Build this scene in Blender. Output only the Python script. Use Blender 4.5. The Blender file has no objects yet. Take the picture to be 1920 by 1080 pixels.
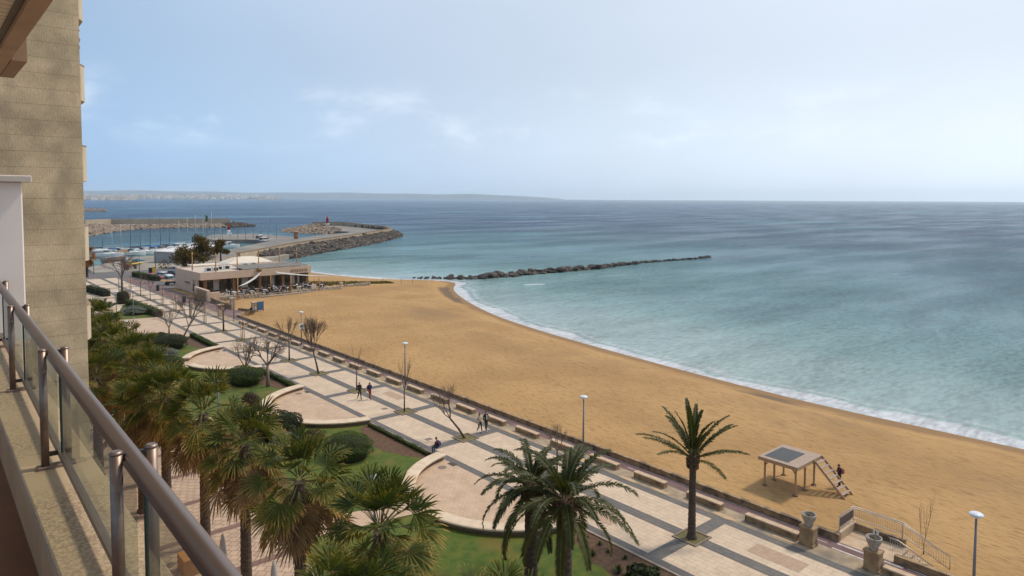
import bpy, bmesh, math, random
import numpy as np
from mathutils import Vector, Matrix

SC = bpy.context.scene
COL = SC.collection
rad = math.radians
random.seed(7)

# ------------------------------------------------------------------ camera
# world: +Y runs along the promenade away from the camera, +X towards the sea, z=0 promenade
F, PX, PY, H = 1285.0, 960.0, 440.0, 20.4
ROLL, PITCH, YAW = rad(0.26), math.atan(67 / F), math.atan2(1120, F)
W = np.array([math.sin(YAW) * math.cos(PITCH), math.cos(YAW) * math.cos(PITCH), -math.sin(PITCH)])
_r = np.array([math.cos(YAW), -math.sin(YAW), 0.0]); _u = np.cross(_r, W)
R = _r * math.cos(ROLL) + _u * math.sin(ROLL); U = np.cross(R, W)

def at(px, py, z=0.0):
    """ground position (at height z) of a spot measured in the 1920x1080 photograph"""
    d = R * (px - PX) / F - U * (py - PY) / F + W
    t = (z - H) / d[2]
    return (d[0] * t, d[1] * t, z)

cam = bpy.data.cameras.new('camera'); camo = bpy.data.objects.new('camera', cam); COL.objects.link(camo)
cam.sensor_width = 36.0; cam.lens = F * 36 / 1920; cam.shift_y = -(540 - PY) / 1920
cam.clip_start = 0.05; cam.clip_end = 120000
camo.matrix_world = Matrix(((R[0], U[0], -W[0], 0), (R[1], U[1], -W[1], 0), (R[2], U[2], -W[2], H), (0, 0, 0, 1)))
SC.camera = camo

# ------------------------------------------------------------------ light
SUN_AZ, SUN_EL = 103.0, 54.0
SC.view_settings.view_transform = 'Standard'; SC.view_settings.look = 'None'
SC.view_settings.exposure = 0.0; SC.view_settings.gamma = 1.0
SC.cycles.use_denoising = True
SC.cycles.max_bounces = 8; SC.cycles.transparent_max_bounces = 16
SC.cycles.volume_bounces = 1
wd = bpy.data.worlds.new('World'); SC.world = wd; wd.use_nodes = True
nt = wd.node_tree; nt.nodes.clear()
def nn(nt, t, **kw):
    n = nt.nodes.new(t)
    for k, v in kw.items():
        if k.startswith('i_'):
            n.inputs[k[2:].replace('_', ' ')].default_value = v
        else: setattr(n, k, v)
    return n
def lk(nt, a, b): nt.links.new(a, b)
sky = nn(nt, 'ShaderNodeTexSky', sky_type='NISHITA', sun_disc=False)
sky.sun_elevation = rad(SUN_EL); sky.sun_rotation = rad(SUN_AZ)
sky.air_density = 1.0; sky.dust_density = 4.0; sky.ozone_density = 1.5; sky.altitude = 20
bg = nn(nt, 'ShaderNodeBackground'); bg.inputs['Strength'].default_value = 0.12
ow = nn(nt, 'ShaderNodeOutputWorld')
tc = nn(nt, 'ShaderNodeTexCoord')
# thin veil of high cloud with a band of soft cumulus low over the sea
sep = nn(nt, 'ShaderNodeSeparateXYZ'); lk(nt, tc.outputs['Generated'], sep.inputs[0])
def math_(nt, op, a, b=None, c=None, clamp=False):
    m = nn(nt, 'ShaderNodeMath', operation=op); m.use_clamp = clamp
    for i, v in enumerate((a, b, c)):
        if v is None: continue
        if isinstance(v, (int, float)): m.inputs[i].default_value = v
        else: lk(nt, v, m.inputs[i])
    return m.outputs[0]
mp = nn(nt, 'ShaderNodeMapping'); mp.inputs['Scale'].default_value = (1, 1, 2.2); mp.inputs['Location'].default_value = (.0, .0, .4)
lk(nt, tc.outputs['Generated'], mp.inputs[0])
n1 = nn(nt, 'ShaderNodeTexNoise'); n1.inputs['Scale'].default_value = 8.0; n1.inputs['Detail'].default_value = 8; n1.inputs['Roughness'].default_value = .55
n2 = nn(nt, 'ShaderNodeTexNoise'); n2.inputs['Scale'].default_value = 2.2; n2.inputs['Detail'].default_value = 6
lk(nt, mp.outputs[0], n1.inputs[0]); lk(nt, mp.outputs[0], n2.inputs[0])
band = nn(nt, 'ShaderNodeMapRange', interpolation_type='SMOOTHSTEP'); lk(nt, sep.outputs[2], band.inputs[0])
for k, v in zip((1, 2, 3, 4), (0.055, 0.10, 0, 1)): band.inputs[k].default_value = v
band2 = nn(nt, 'ShaderNodeMapRange', interpolation_type='SMOOTHSTEP'); lk(nt, sep.outputs[2], band2.inputs[0])
for k, v in zip((1, 2, 3, 4), (0.13, 0.175, 1, 0)): band2.inputs[k].default_value = v
cm = nn(nt, 'ShaderNodeMapRange', interpolation_type='SMOOTHSTEP'); lk(nt, n1.outputs[0], cm.inputs[0])
for k, v in zip((1, 2, 3, 4), (0.48, 0.78, 0, 1)): cm.inputs[k].default_value = v
cum = math_(nt, 'MULTIPLY', math_(nt, 'MULTIPLY', band.outputs[0], band2.outputs[0]), cm.outputs[0])
cum = math_(nt, 'MULTIPLY', cum, 0.5)
veil = nn(nt, 'ShaderNodeMapRange'); lk(nt, n2.outputs[0], veil.inputs[0])
for k, v in zip((1, 2, 3, 4), (0.3, 0.8, 0.72, 0.92)): veil.inputs[k].default_value = v
# the hazy veil brightens towards the sun
sd = nn(nt, 'ShaderNodeVectorMath', operation='DOT_PRODUCT'); lk(nt, tc.outputs['Generated'], sd.inputs[0])
sv = Vector((math.sin(rad(SUN_AZ)) * math.cos(rad(SUN_EL)), math.cos(rad(SUN_AZ)) * math.cos(rad(SUN_EL)), math.sin(rad(SUN_EL))))
sd.inputs[1].default_value = sv
glow = nn(nt, 'ShaderNodeMapRange', interpolation_type='SMOOTHSTEP'); lk(nt, sd.outputs['Value'], glow.inputs[0])
for k, v in zip((1, 2, 3, 4), (-0.12, 0.72, 0, 1)): glow.inputs[k].default_value = v
vc = nn(nt, 'ShaderNodeMix', data_type='RGBA'); lk(nt, glow.outputs[0], vc.inputs[0])
vc.inputs[6].default_value = (2.55, 4.2, 6.55, 1); vc.inputs[7].default_value = (6.7, 7.5, 8.5, 1)
mx1 = nn(nt, 'ShaderNodeMix', data_type='RGBA'); lk(nt, veil.outputs[0], mx1.inputs[0])
lk(nt, sky.outputs[0], mx1.inputs[6]); lk(nt, vc.outputs[2], mx1.inputs[7])
mx2 = nn(nt, 'ShaderNodeMix', data_type='RGBA'); lk(nt, cum, mx2.inputs[0])
lk(nt, mx1.outputs[2], mx2.inputs[6]); mx2.inputs[7].default_value = (7.0, 7.8, 8.7, 1)
hb = nn(nt, 'ShaderNodeMapRange', interpolation_type='SMOOTHSTEP'); lk(nt, sep.outputs[2], hb.inputs[0])
for k, v in zip((1, 2, 3, 4), (0.0, 0.22, 1.30, 1.0)): hb.inputs[k].default_value = v
hv = nn(nt, 'ShaderNodeVectorMath', operation='SCALE'); lk(nt, mx2.outputs[2], hv.inputs[0]); lk(nt, hb.outputs[0], hv.inputs['Scale'])
lk(nt, hv.outputs[0], bg.inputs[0]); lk(nt, bg.outputs[0], ow.inputs[0])

sl = bpy.data.lights.new('sun', 'SUN'); sl.energy = 2.65; sl.angle = rad(7); sl.color = (1, .88, .72)
so = bpy.data.objects.new('sun', sl); COL.objects.link(so)
so.rotation_euler = sv.to_track_quat('Z', 'Y').to_euler()

# ------------------------------------------------------------------ materials
MATS = {}
def M(name, c, c2=None, scale=3.0, rough=.8, bump=0., bscale=None, metal=0., detail=5, lo=.35, hi=.65, stretch=(1, 1, 1), c3=None, s3=.5, spec=None):
    """plain procedural material: two colours mixed by noise, a third by broad patches, bump"""
    if name in MATS: return MATS[name]
    m = bpy.data.materials.new(name); m.use_nodes = True; t = m.node_tree
    b = t.nodes['Principled BSDF']; b.inputs['Roughness'].default_value = rough; b.inputs['Metallic'].default_value = metal
    if spec is not None: b.inputs['Specular IOR Level'].default_value = spec
    tcn = nn(t, 'ShaderNodeTexCoord'); mpn = nn(t, 'ShaderNodeMapping'); mpn.inputs['Scale'].default_value = stretch
    lk(t, tcn.outputs['Object'], mpn.inputs[0])
    if c2 is None: c2 = tuple(x * .82 for x in c)
    nz = nn(t, 'ShaderNodeTexNoise'); nz.inputs['Scale'].default_value = scale; nz.inputs['Detail'].default_value = detail
    lk(t, mpn.outputs[0], nz.inputs[0])
    mr = nn(t, 'ShaderNodeMapRange'); lk(t, nz.outputs[0], mr.inputs[0]); mr.inputs[1].default_value = lo; mr.inputs[2].default_value = hi
    mix = nn(t, 'ShaderNodeMix', data_type='RGBA'); lk(t, mr.outputs[0], mix.inputs[0])
    mix.inputs[6].default_value = (*c, 1); mix.inputs[7].default_value = (*c2, 1)
    out = mix.outputs[2]
    if c3 is not None:
        n3 = nn(t, 'ShaderNodeTexNoise'); n3.inputs['Scale'].default_value = s3; n3.inputs['Detail'].default_value = 6; lk(t, tcn.outputs['Object'], n3.inputs[0])
        m3 = nn(t, 'ShaderNodeMapRange'); lk(t, n3.outputs[0], m3.inputs[0]); m3.inputs[1].default_value = .5; m3.inputs[2].default_value = .68
        mx = nn(t, 'ShaderNodeMix', data_type='RGBA'); lk(t, m3.outputs[0], mx.inputs[0]); lk(t, out, mx.inputs[6]); mx.inputs[7].default_value = (*c3, 1)
        out = mx.outputs[2]
    lk(t, out, b.inputs['Base Color'])
    if bump:
        nb = nn(t, 'ShaderNodeTexNoise'); nb.inputs['Scale'].default_value = bscale or scale * 4; nb.inputs['Detail'].default_value = 6
        lk(t, mpn.outputs[0], nb.inputs[0])
        bp = nn(t, 'ShaderNodeBump'); bp.inputs['Strength'].default_value = min(1, bump * 4); bp.inputs['Distance'].default_value = bump
        lk(t, nb.outputs[0], bp.inputs['Height']); lk(t, bp.outputs[0], b.inputs['Normal'])
    MATS[name] = m
    return m

def tiles(name, c, c2, joint, bw, bh, mortar, rotz=0., rough=.7, stain=None, sstain=.25, offset=.5, jitter=.5):
    m = bpy.data.materials.new(name); m.use_nodes = True; t = m.node_tree; b = t.nodes['Principled BSDF']
    b.inputs['Roughness'].default_value = rough
    tcn = nn(t, 'ShaderNodeTexCoord'); mpn = nn(t, 'ShaderNodeMapping'); mpn.inputs['Rotation'].default_value = (0, 0, rotz)
    lk(t, tcn.outputs['Object'], mpn.inputs[0])
    br = nn(t, 'ShaderNodeTexBrick'); lk(t, mpn.outputs[0], br.inputs[0]); br.offset = offset
    br.inputs['Scale'].default_value = 1.0; br.inputs['Brick Width'].default_value = bw; br.inputs['Row Height'].default_value = bh
    br.inputs['Mortar Size'].default_value = mortar; br.inputs['Mortar Smooth'].default_value = .3; br.inputs['Bias'].default_value = 0
    br.inputs['Color1'].default_value = (*c, 1); br.inputs['Color2'].default_value = (*c2, 1); br.inputs['Mortar'].default_value = (*joint, 1)
    nz = nn(t, 'ShaderNodeTexNoise'); nz.inputs['Scale'].default_value = .9; nz.inputs['Detail'].default_value = 9; nz.inputs['Roughness'].default_value = .65; lk(t, tcn.outputs['Object'], nz.inputs[0])
    mr = nn(t, 'ShaderNodeMapRange'); lk(t, nz.outputs[0], mr.inputs[0])
    for k, v in zip((1, 2, 3, 4), (.3, .72, 1.08, .80)): mr.inputs[k].default_value = v
    mx = nn(t, 'ShaderNodeVectorMath', operation='MULTIPLY'); lk(t, br.outputs[0], mx.inputs[0]); lk(t, mr.outputs[0], mx.inputs[1])
    out = mx.outputs[0]
    if stain:
        n3 = nn(t, 'ShaderNodeTexNoise'); n3.inputs['Scale'].default_value = sstain; n3.inputs['Detail'].default_value = 8; n3.inputs['Roughness'].default_value = .7; lk(t, tcn.outputs['Object'], n3.inputs[0])
        m3 = nn(t, 'ShaderNodeMapRange'); lk(t, n3.outputs[0], m3.inputs[0])
        for k, v in zip((1, 2, 3, 4), (.5, .75, 0, .6)): m3.inputs[k].default_value = v
        my = nn(t, 'ShaderNodeMix', data_type='RGBA'); lk(t, m3.outputs[0], my.inputs[0]); lk(t, out, my.inputs[6]); my.inputs[7].default_value = (*stain, 1)
        out = my.outputs[2]
    lk(t, out, b.inputs['Base Color'])
    bp = nn(t, 'ShaderNodeBump'); bp.inputs['Strength'].default_value = .5; bp.inputs['Distance'].default_value = .01
    lk(t, nz.outputs[0], bp.inputs['Height']); lk(t, bp.outputs[0], b.inputs['Normal'])
    MATS[name] = m
    return m

def leafmat(name, young, old, tip, rough=.55):
    """foliage: 'age' attribute drives green -> yellowed -> dry; varied by noise"""
    m = bpy.data.materials.new(name); m.use_nodes = True; t = m.node_tree; b = t.nodes['Principled BSDF']
    a = nn(t, 'ShaderNodeAttribute', attribute_name='age')
    nz = nn(t, 'ShaderNodeTexNoise'); nz.inputs['Scale'].default_value = 1.7; nz.inputs['Detail'].default_value = 4
    tcn = nn(t, 'ShaderNodeTexCoord'); lk(t, tcn.outputs['Object'], nz.inputs[0])
    s = math_(t, 'ADD', a.outputs['Fac'], math_(t, 'MULTIPLY', math_(t, 'SUBTRACT', nz.outputs[0], .5), .5))
    cr = nn(t, 'ShaderNodeValToRGB'); lk(t, s, cr.inputs[0])
    e = cr.color_ramp.elements; e[0].position = .05; e[0].color = (*young, 1); e[1].position = 1; e[1].color = (*tip, 1)
    x = cr.color_ramp.elements.new(.5); x.color = (*old, 1)
    lk(t, cr.outputs[0], b.inputs['Base Color']); b.inputs['Roughness'].default_value = rough
    b.inputs['Specular IOR Level'].default_value = .25
    tl = nn(t, 'ShaderNodeBsdfTranslucent'); gm = nn(t, 'ShaderNodeVectorMath', operation='MULTIPLY'); gm.inputs[1].default_value = (1.5, 1.35, .8)
    lk(t, cr.outputs[0], gm.inputs[0]); lk(t, gm.outputs[0], tl.inputs[0])
    ms_ = nn(t, 'ShaderNodeMixShader'); ms_.inputs[0].default_value = .3; lk(t, b.outputs[0], ms_.inputs[1]); lk(t, tl.outputs[0], ms_.inputs[2])
    lk(t, ms_.outputs[0], t.nodes['Material Output'].inputs[0])
    MATS[name] = m
    return m

# ------------------------------------------------------------------ mesh helpers
class MB:
    def __init__(s): s.v = []; s.f = []; s.m = []; s.a = []; s.sm = []
    def add(s, vs, fs, mi=0, smooth=False, age=None):
        o = len(s.v); s.v += [tuple(map(float, p)) for p in vs]
        s.a += list(age) if age is not None else [0.] * len(vs)
        for f in fs: s.f.append(tuple(i + o for i in f)); s.m.append(mi); s.sm.append(smooth)
        return s
    def box(s, x0, x1, y0, y1, z0, z1, mi=0):
        return s.add([(x0, y0, z0), (x1, y0, z0), (x1, y1, z0), (x0, y1, z0), (x0, y0, z1), (x1, y0, z1), (x1, y1, z1), (x0, y1, z1)],
                     [(3, 2, 1, 0), (4, 5, 6, 7), (0, 1, 5, 4), (1, 2, 6, 5), (2, 3, 7, 6), (3, 0, 4, 7)], mi)
    def bbox(s, x0, x1, y0, y1, z0, z1, b=.02, mi=0):
        """box with chamfered vertical and top edges"""
        def ring(z, i): return [(x0 + i + b, y0 + i, z), (x1 - i - b, y0 + i, z), (x1 - i, y0 + i + b, z), (x1 - i, y1 - i - b, z), (x1 - i - b, y1 - i, z), (x0 + i + b, y1 - i, z), (x0 + i, y1 - i - b, z), (x0 + i, y0 + i + b, z)]
        return s.rings([ring(z0, 0), ring(z1 - b, 0), ring(z1, b)], mi, cap=True)
    def rings(s, rs, mi=0, cap=True, smooth=False, close=True):
        n = len(rs[0]); vs = [p for r in rs for p in r]; fs = []
        for k in range(len(rs) - 1):
            for i in range(n if close else n - 1):
                j = (i + 1) % n
                fs.append((k * n + i, k * n + j, (k + 1) * n + j, (k + 1) * n + i))
        s.add(vs, fs, mi, smooth)
        if cap:
            o = len(s.v) - len(vs)
            s.f.append(tuple(o + i for i in reversed(range(n)))); s.m.append(mi); s.sm.append(False)
            s.f.append(tuple(o + (len(rs) - 1) * n + i for i in range(n))); s.m.append(mi); s.sm.append(False)
        return s
    def tube(s, pts, r, sides=8, mi=0, cap=True, smooth=True):
        pts = [Vector(p) for p in pts]
        rr = r if isinstance(r, (list, tuple)) else [r] * len(pts)
        rs = []
        d0 = (pts[1] - pts[0]).normalized()
        a = Vector((0, 0, 1)) if abs(d0.z) < .9 else Vector((1, 0, 0))
        x = d0.cross(a).normalized()
        for i, p in enumerate(pts):
            d = (pts[min(i + 1, len(pts) - 1)] - pts[max(i - 1, 0)]).normalized()
            x = (x - d * x.dot(d)).normalized(); y = d.cross(x)
            rs.append([p + (x * math.cos(2 * math.pi * k / sides) + y * math.sin(2 * math.pi * k / sides)) * rr[i] for k in range(sides)])
        return s.rings(rs, mi, cap, smooth)
    def lathe(s, prof, c=(0, 0, 0), sides=16, mi=0, cap=True, smooth=True, sx=1., sy=1.):
        return s.rings([[(c[0] + r * sx * math.cos(2 * math.pi * k / sides), c[1] + r * sy * math.sin(2 * math.pi * k / sides), c[2] + z) for k in range(sides)] for r, z in prof], mi, cap, smooth)
    def prism(s, poly, z0, z1, mi=0):
        return s.rings([[(x, y, z0) for x, y in poly], [(x, y, z1) for x, y in poly]], mi)
    def sheet(s, poly, z, mi=0):
        return s.add([(x, y, z) for x, y in poly], [tuple(range(len(poly)))], mi)
    def beam(s, a, b, w, h, mi=0):
        """rectangular bar from a to b"""
        a, b = Vector(a), Vector(b); d = (b - a).normalized()
        up = Vector((0, 0, 1)) if abs(d.z) < .95 else Vector((0, 1, 0))
        x = d.cross(up).normalized() * w / 2; y = x.cross(d).normalized() * h / 2
        return s.rings([[p - x - y, p + x - y, p + x + y, p - x + y] for p in (a, b)], mi)
    def blob(s, c, r, mi=0, sub=1, jit=.15, rng=random):
        bm = bmesh.new(); bmesh.ops.create_icosphere(bm, subdivisions=sub, radius=1)
        q = Matrix.Rotation(rng.random() * 6, 3, 'Z') @ Matrix.Rotation(rng.random() * 6, 3, 'X')
        vs = []
        for v in bm.verts:
            p = q @ v.co; k = 1 + rng.uniform(-jit, jit); vs.append((c[0] + p.x * r[0] * k, c[1] + p.y * r[1] * k, c[2] + p.z * r[2] * k))
        fs = [tuple(v.index for v in f.verts) for f in bm.faces]; bm.free()
        return s.add(vs, fs, mi)
    def build(s, name, mats, parent=None, loc=None, rot=0., age=False):
        me = bpy.data.meshes.new(name); me.from_pydata(s.v, [], s.f)
        if not isinstance(mats, (list, tuple)): mats = [mats]
        for m in mats: me.materials.append(m)
        me.polygons.foreach_set('material_index', s.m); me.polygons.foreach_set('use_smooth', s.sm)
        if age:
            at_ = me.attributes.new('age', 'FLOAT', 'POINT'); at_.data.foreach_set('value', s.a)
        me.update()
        o = bpy.data.objects.new(name, me); COL.objects.link(o)
        if loc is not None: o.location = loc
        o.rotation_euler = (0, 0, rot)
        if parent is not None: o.parent = parent
        return o

def tag(o, label, cat, group=None):
    o['label'] = label; o['category'] = cat
    if group: o['group'] = group
    return o
def struct(o, kind='structure'): o['kind'] = kind; return o
def thing(name, label, cat, loc=(0, 0, 0), rot=0., group=None, scale=1.):
    o = bpy.data.objects.new(name, None); COL.objects.link(o); o.empty_display_size = .3
    o.location = loc; o.rotation_euler = (0, 0, rot); o.scale = (scale,) * 3
    return tag(o, label, cat, group)
KIDS = {}
def dup(o, loc, rot=None, label=None, group=None, scale=None, parent=None):
    c = o.copy(); COL.objects.link(c)
    if parent is not None: c.parent = parent
    else:
        c.location = loc
        if rot is not None: c.rotation_euler = (0, 0, rot)
        if scale is not None: c.scale = (scale,) * 3 if isinstance(scale, (int, float)) else scale
        if label: c['label'] = label
        if group: c['group'] = group
    for ch in list(o.children): dup(ch, None, parent=c)
    return c
def npobj(name, verts, faces, mat, attrs=None, smooth=True, parent=None):
    me = bpy.data.meshes.new(name); n = len(verts); k = faces.shape[1]; nf = len(faces)
    me.vertices.add(n); me.vertices.foreach_set('co', verts.astype(np.float32).ravel())
    me.loops.add(nf * k); me.loops.foreach_set('vertex_index', faces.astype(np.int32).ravel())
    me.polygons.add(nf); me.polygons.foreach_set('loop_start', np.arange(nf, dtype=np.int32) * k)
    me.polygons.foreach_set('loop_total', np.full(nf, k, dtype=np.int32))
    me.polygons.foreach_set('use_smooth', np.full(nf, smooth))
    for kk, vv in (attrs or {}).items():
        a = me.attributes.new(kk, 'FLOAT', 'POINT'); a.data.foreach_set('value', vv.astype(np.float32))
    me.materials.append(mat); me.update(calc_edges=True); me.validate()
    o = bpy.data.objects.new(name, me); COL.objects.link(o)
    if parent is not None: o.parent = parent
    return o
def gridmesh(xs, ys):
    X, Y = np.meshgrid(xs, ys); nx, ny = len(xs), len(ys)
    i = np.arange(nx - 1)[None, :] + np.arange(ny - 1)[:, None] * nx
    f = np.stack([i, i + 1, i + 1 + nx, i + nx], -1).reshape(-1, 4)
    return X.ravel(), Y.ravel(), f
def smooth_line(pts, it=2):
    p = np.array(pts, float)
    for _ in range(it):
        q = [p[0]]
        for a, b in zip(p[:-1], p[1:]): q += [a * .75 + b * .25, a * .25 + b * .75]
        q.append(p[-1]); p = np.array(q)
    return p
def dist_poly(X, Y, line):
    """distance to a polyline, positive on its right side (sea side for a line running +Y)"""
    best = np.full(X.shape, 1e18); sgn = np.ones(X.shape)
    for a, b in zip(line[:-1], line[1:]):
        d = b - a; L = (d ** 2).sum()
        t = np.clip(((X - a[0]) * d[0] + (Y - a[1]) * d[1]) / L, 0, 1)
        ex, ey = X - a[0] - t * d[0], Y - a[1] - t * d[1]; dd = ex ** 2 + ey ** 2
        m = dd < best; best = np.where(m, dd, best); sgn = np.where(m, np.sign(d[1] * ex - d[0] * ey), sgn)
    return np.sqrt(best) * sgn

# ------------------------------------------------------------------ palette
white = M('white_paint', (.72, .72, .70), rough=.45)
cream = M('cream_render', (.62, .50, .37), (.55, .43, .31), 2, .85, .003, 30)
steel = M('brushed_steel', (.27, .205, .17), (.22, .165, .135), 30, .42, metal=.75, stretch=(1, .05, 1))
lampgrey = M('lamp_grey', (.16, .17, .19), rough=.5)
lamphead = M('lamp_head', (.62, .66, .72), rough=.4)
wood = M('weathered_wood', (.33, .20, .11), (.23, .14, .08), 8, .8, .004, 30, stretch=(1, 1, .2))
sandst = M('sandstone', (.36, .24, .13), (.22, .14, .075), 2.2, .92, .02, 9, c3=(.10, .075, .05), s3=1.4)
sandtop = M('worn_stone', (.50, .37, .25), (.40, .28, .18), 3, .9, .01, 14)
soilm = M('soil', (.12, .062, .032), (.07, .038, .02), 3, .95, .04, 14)
bark = M('bark', (.12, .085, .06), (.06, .042, .03), 6, .95, .02, 20)
palmbark = M('palm_bark', (.10, .065, .045), (.045, .03, .022), 4, .95, .05, 12, stretch=(1, 1, 4))
twig = M('bare_twigs', (.16, .11, .085), (.09, .065, .05), 6, .9)
dark = M('dark_interior', (.02, .018, .016), rough=.6)
blackm = M('black_cloth', (.012, .012, .014), rough=.85)
rubber = M('tyre_rubber', (.015, .015, .015), rough=.8)
orange = M('varnished_mast', (.42, .21, .05), (.34, .16, .04), 4, .5)
concrete = M('concrete', (.34, .30, .25), (.26, .23, .19), .6, .9, .01, 6)
rock = M('rock', (.075, .062, .052), (.03, .025, .022), 1.1, .95, .1, 3, c3=(.16, .13, .105), s3=.5)
rockpale = M('pale_rock', (.30, .23, .17), (.16, .12, .09), .8, .95, .1, 3)

# ================================================================== SETTING: sea, beach, ground
SEA = -1.8
SHORE = smooth_line([(74, -150), (74.2, -20), (74.3, 8), (74.3, 15), (73.9, 24), (73.5, 32), (73.8, 39), (74.6, 50), (76, 62), (77.4, 73), (79.5, 86),
                     (83, 101), (91, 121), (99, 136), (106.5, 144), (108, 150), (102, 157), (95, 166.5), (91.5, 178), (88.5, 190), (88, 204), (92, 222), (84, 226), (70, 226)])
def seamat():
    m = bpy.data.materials.new('sea_water'); m.use_nodes = True; t = m.node_tree; b = t.nodes['Principled BSDF']
    tcn = nn(t, 'ShaderNodeTexCoord'); P_ = tcn.outputs['Object']
    sh = nn(t, 'ShaderNodeAttribute', attribute_name='shore')
    def noise(scale, detail, rot, st, rough=.5):
        mpn = nn(t, 'ShaderNodeMapping'); mpn.inputs['Rotation'].default_value = (0, 0, rot); mpn.inputs['Scale'].default_value = st
        lk(t, P_, mpn.inputs[0]); z = nn(t, 'ShaderNodeTexNoise'); z.inputs['Scale'].default_value = scale; z.inputs['Detail'].default_value = detail
        z.inputs['Roughness'].default_value = rough; lk(t, mpn.outputs[0], z.inputs[0]); return z.outputs[0]
    def mapr(x, a, b_, c, d, smooth=True):
        r = nn(t, 'ShaderNodeMapRange'); r.interpolation_type = 'SMOOTHSTEP' if smooth else 'LINEAR'; lk(t, x, r.inputs[0])
        for k, v in zip((1, 2, 3, 4), (a, b_, c, d)): r.inputs[k].default_value = v
        return r.outputs[0]
    # depth colour
    warp = math_(t, 'MULTIPLY', math_(t, 'SUBTRACT', noise(.018, 4, .5, (1, .6, 1)), .5), 70)
    dd = math_(t, 'ADD', sh.outputs['Fac'], warp)
    cr = nn(t, 'ShaderNodeValToRGB'); lk(t, mapr(dd, -20, 420, 0, 1, False), cr.inputs[0])
    e = cr.color_ramp.elements
    e[0].position = .04; e[0].color = (.25, .32, .30, 1); e[1].position = 1; e[1].color = (.006, .033, .080, 1)
    for p, c in ((.10, (.15, .255, .25)), (.2, (.10, .195, .21)), (.36, (.058, .135, .165)), (.6, (.028, .072, .105))):
        x = e.new(p); x.color = (*c, 1)
    # sea-grass patches and turquoise sand patches
    g = mapr(noise(.012, 5, .35, (.45, 1.5, 1), .6), .52, .66, 0, .75)
    g = math_(t, 'MULTIPLY', g, mapr(sh.outputs['Fac'], 25, 60, 0, 1))
    mx = nn(t, 'ShaderNodeMix', data_type='RGBA'); lk(t, g, mx.inputs[0]); lk(t, cr.outputs[0], mx.inputs[6]); mx.inputs[7].default_value = (.035, .075, .11, 1)
    tq = math_(t, 'MULTIPLY', mapr(noise(.006, 4, .2, (.5, 1.4, 1)), .52, .66, 0, .55), mapr(sh.outputs['Fac'], 60, 200, 0, 1))
    mq = nn(t, 'ShaderNodeMix', data_type='RGBA'); lk(t, tq, mq.inputs[0]); lk(t, mx.outputs[2], mq.inputs[6]); mq.inputs[7].default_value = (.055, .165, .19, 1)
    # swash foam
    fw = math_(t, 'ADD', sh.outputs['Fac'], math_(t, 'MULTIPLY', math_(t, 'SUBTRACT', noise(.06, 7, 0, (1, 1, 1), .55), .5), 9))
    foam = mapr(fw, 2.0, 3.1, .78, 0)
    line2 = math_(t, 'MULTIPLY', mapr(fw, 3.5, 3.8, 0, 1), mapr(fw, 4.0, 5.4, .28, 0))
    lace = mapr(noise(.9, 8, 0, (1, 1, 1), .7), .36, .60, .88, 1)
    fo = math_(t, 'MAXIMUM', math_(t, 'MULTIPLY', foam, lace), math_(t, 'MULTIPLY', line2, lace))
    mf = nn(t, 'ShaderNodeMix', data_type='RGBA'); lk(t, fo, mf.inputs[0]); lk(t, mq.outputs[2], mf.inputs[6]); mf.inputs[7].default_value = (.55, .54, .57, 1)
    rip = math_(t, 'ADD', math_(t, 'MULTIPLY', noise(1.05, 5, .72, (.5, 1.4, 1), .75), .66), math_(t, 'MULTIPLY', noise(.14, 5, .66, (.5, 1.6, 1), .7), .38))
    rv = nn(t, 'ShaderNodeVectorMath', operation='SCALE'); lk(t, mf.outputs[2], rv.inputs[0]); lk(t, mapr(rip, .40, .60, .68, 1.28, False), rv.inputs['Scale'])  # light and dark of wave facets painted into the water colour by noise
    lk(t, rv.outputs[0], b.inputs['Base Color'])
    b.inputs['IOR'].default_value = 1.33; b.inputs['Specular IOR Level'].default_value = .17
    lk(t, math_(t, 'ADD', .16, math_(t, 'MULTIPLY', fo, .6)), b.inputs['Roughness'])
    # waves: wind ripples, chop, swell; calmer next to the beach
    calm = mapr(sh.outputs['Fac'], 3, 50, .3, 1)
    streak = mapr(noise(.02, 4, .5, (.5, 1.6, 1)), .35, .65, .5, 1.2)
    h = math_(t, 'ADD', math_(t, 'MULTIPLY', noise(1.5, 7, .75, (.55, 1.7, 1), .7), .5), math_(t, 'MULTIPLY', noise(.25, 8, .6, (.5, 1.5, 1), .72), 1.5))
    h = math_(t, 'ADD', h, math_(t, 'MULTIPLY', noise(.05, 8, .55, (.4, 1.5, 1), .72), 3.2))
    h = math_(t, 'MULTIPLY', h, math_(t, 'MULTIPLY', calm, streak))
    bp = nn(t, 'ShaderNodeBump'); bp.inputs['Strength'].default_value = 1; bp.inputs['Distance'].default_value = .9
    lk(t, h, bp.inputs['Height'])
    # water body + mirrored sky; steep wave faces keep the reflection well below a flat mirror's
    di = nn(t, 'ShaderNodeBsdfDiffuse'); lk(t, rv.outputs[0], di.inputs[0]); lk(t, bp.outputs[0], di.inputs['Normal'])
    gs = nn(t, 'ShaderNodeBsdfGlossy'); gs.inputs[0].default_value = (.92, .97, 1, 1); gs.inputs['Roughness'].default_value = .14; lk(t, bp.outputs[0], gs.inputs['Normal'])
    fz = nn(t, 'ShaderNodeFresnel'); fz.inputs[0].default_value = 1.33; lk(t, bp.outputs[0], fz.inputs['Normal'])
    fq = math_(t, 'MULTIPLY', math_(t, 'MINIMUM', math_(t, 'MULTIPLY', fz.outputs[0], .90), .56), math_(t, 'SUBTRACT', 1.0, math_(t, 'MULTIPLY', fo, .8)))
    mw = nn(t, 'ShaderNodeMixShader'); lk(t, fq, mw.inputs[0]); lk(t, di.outputs[0], mw.inputs[1]); lk(t, gs.outputs[0], mw.inputs[2])
    lk(t, mw.outputs[0], t.nodes['Material Output'].inputs[0])
    return m
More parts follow.
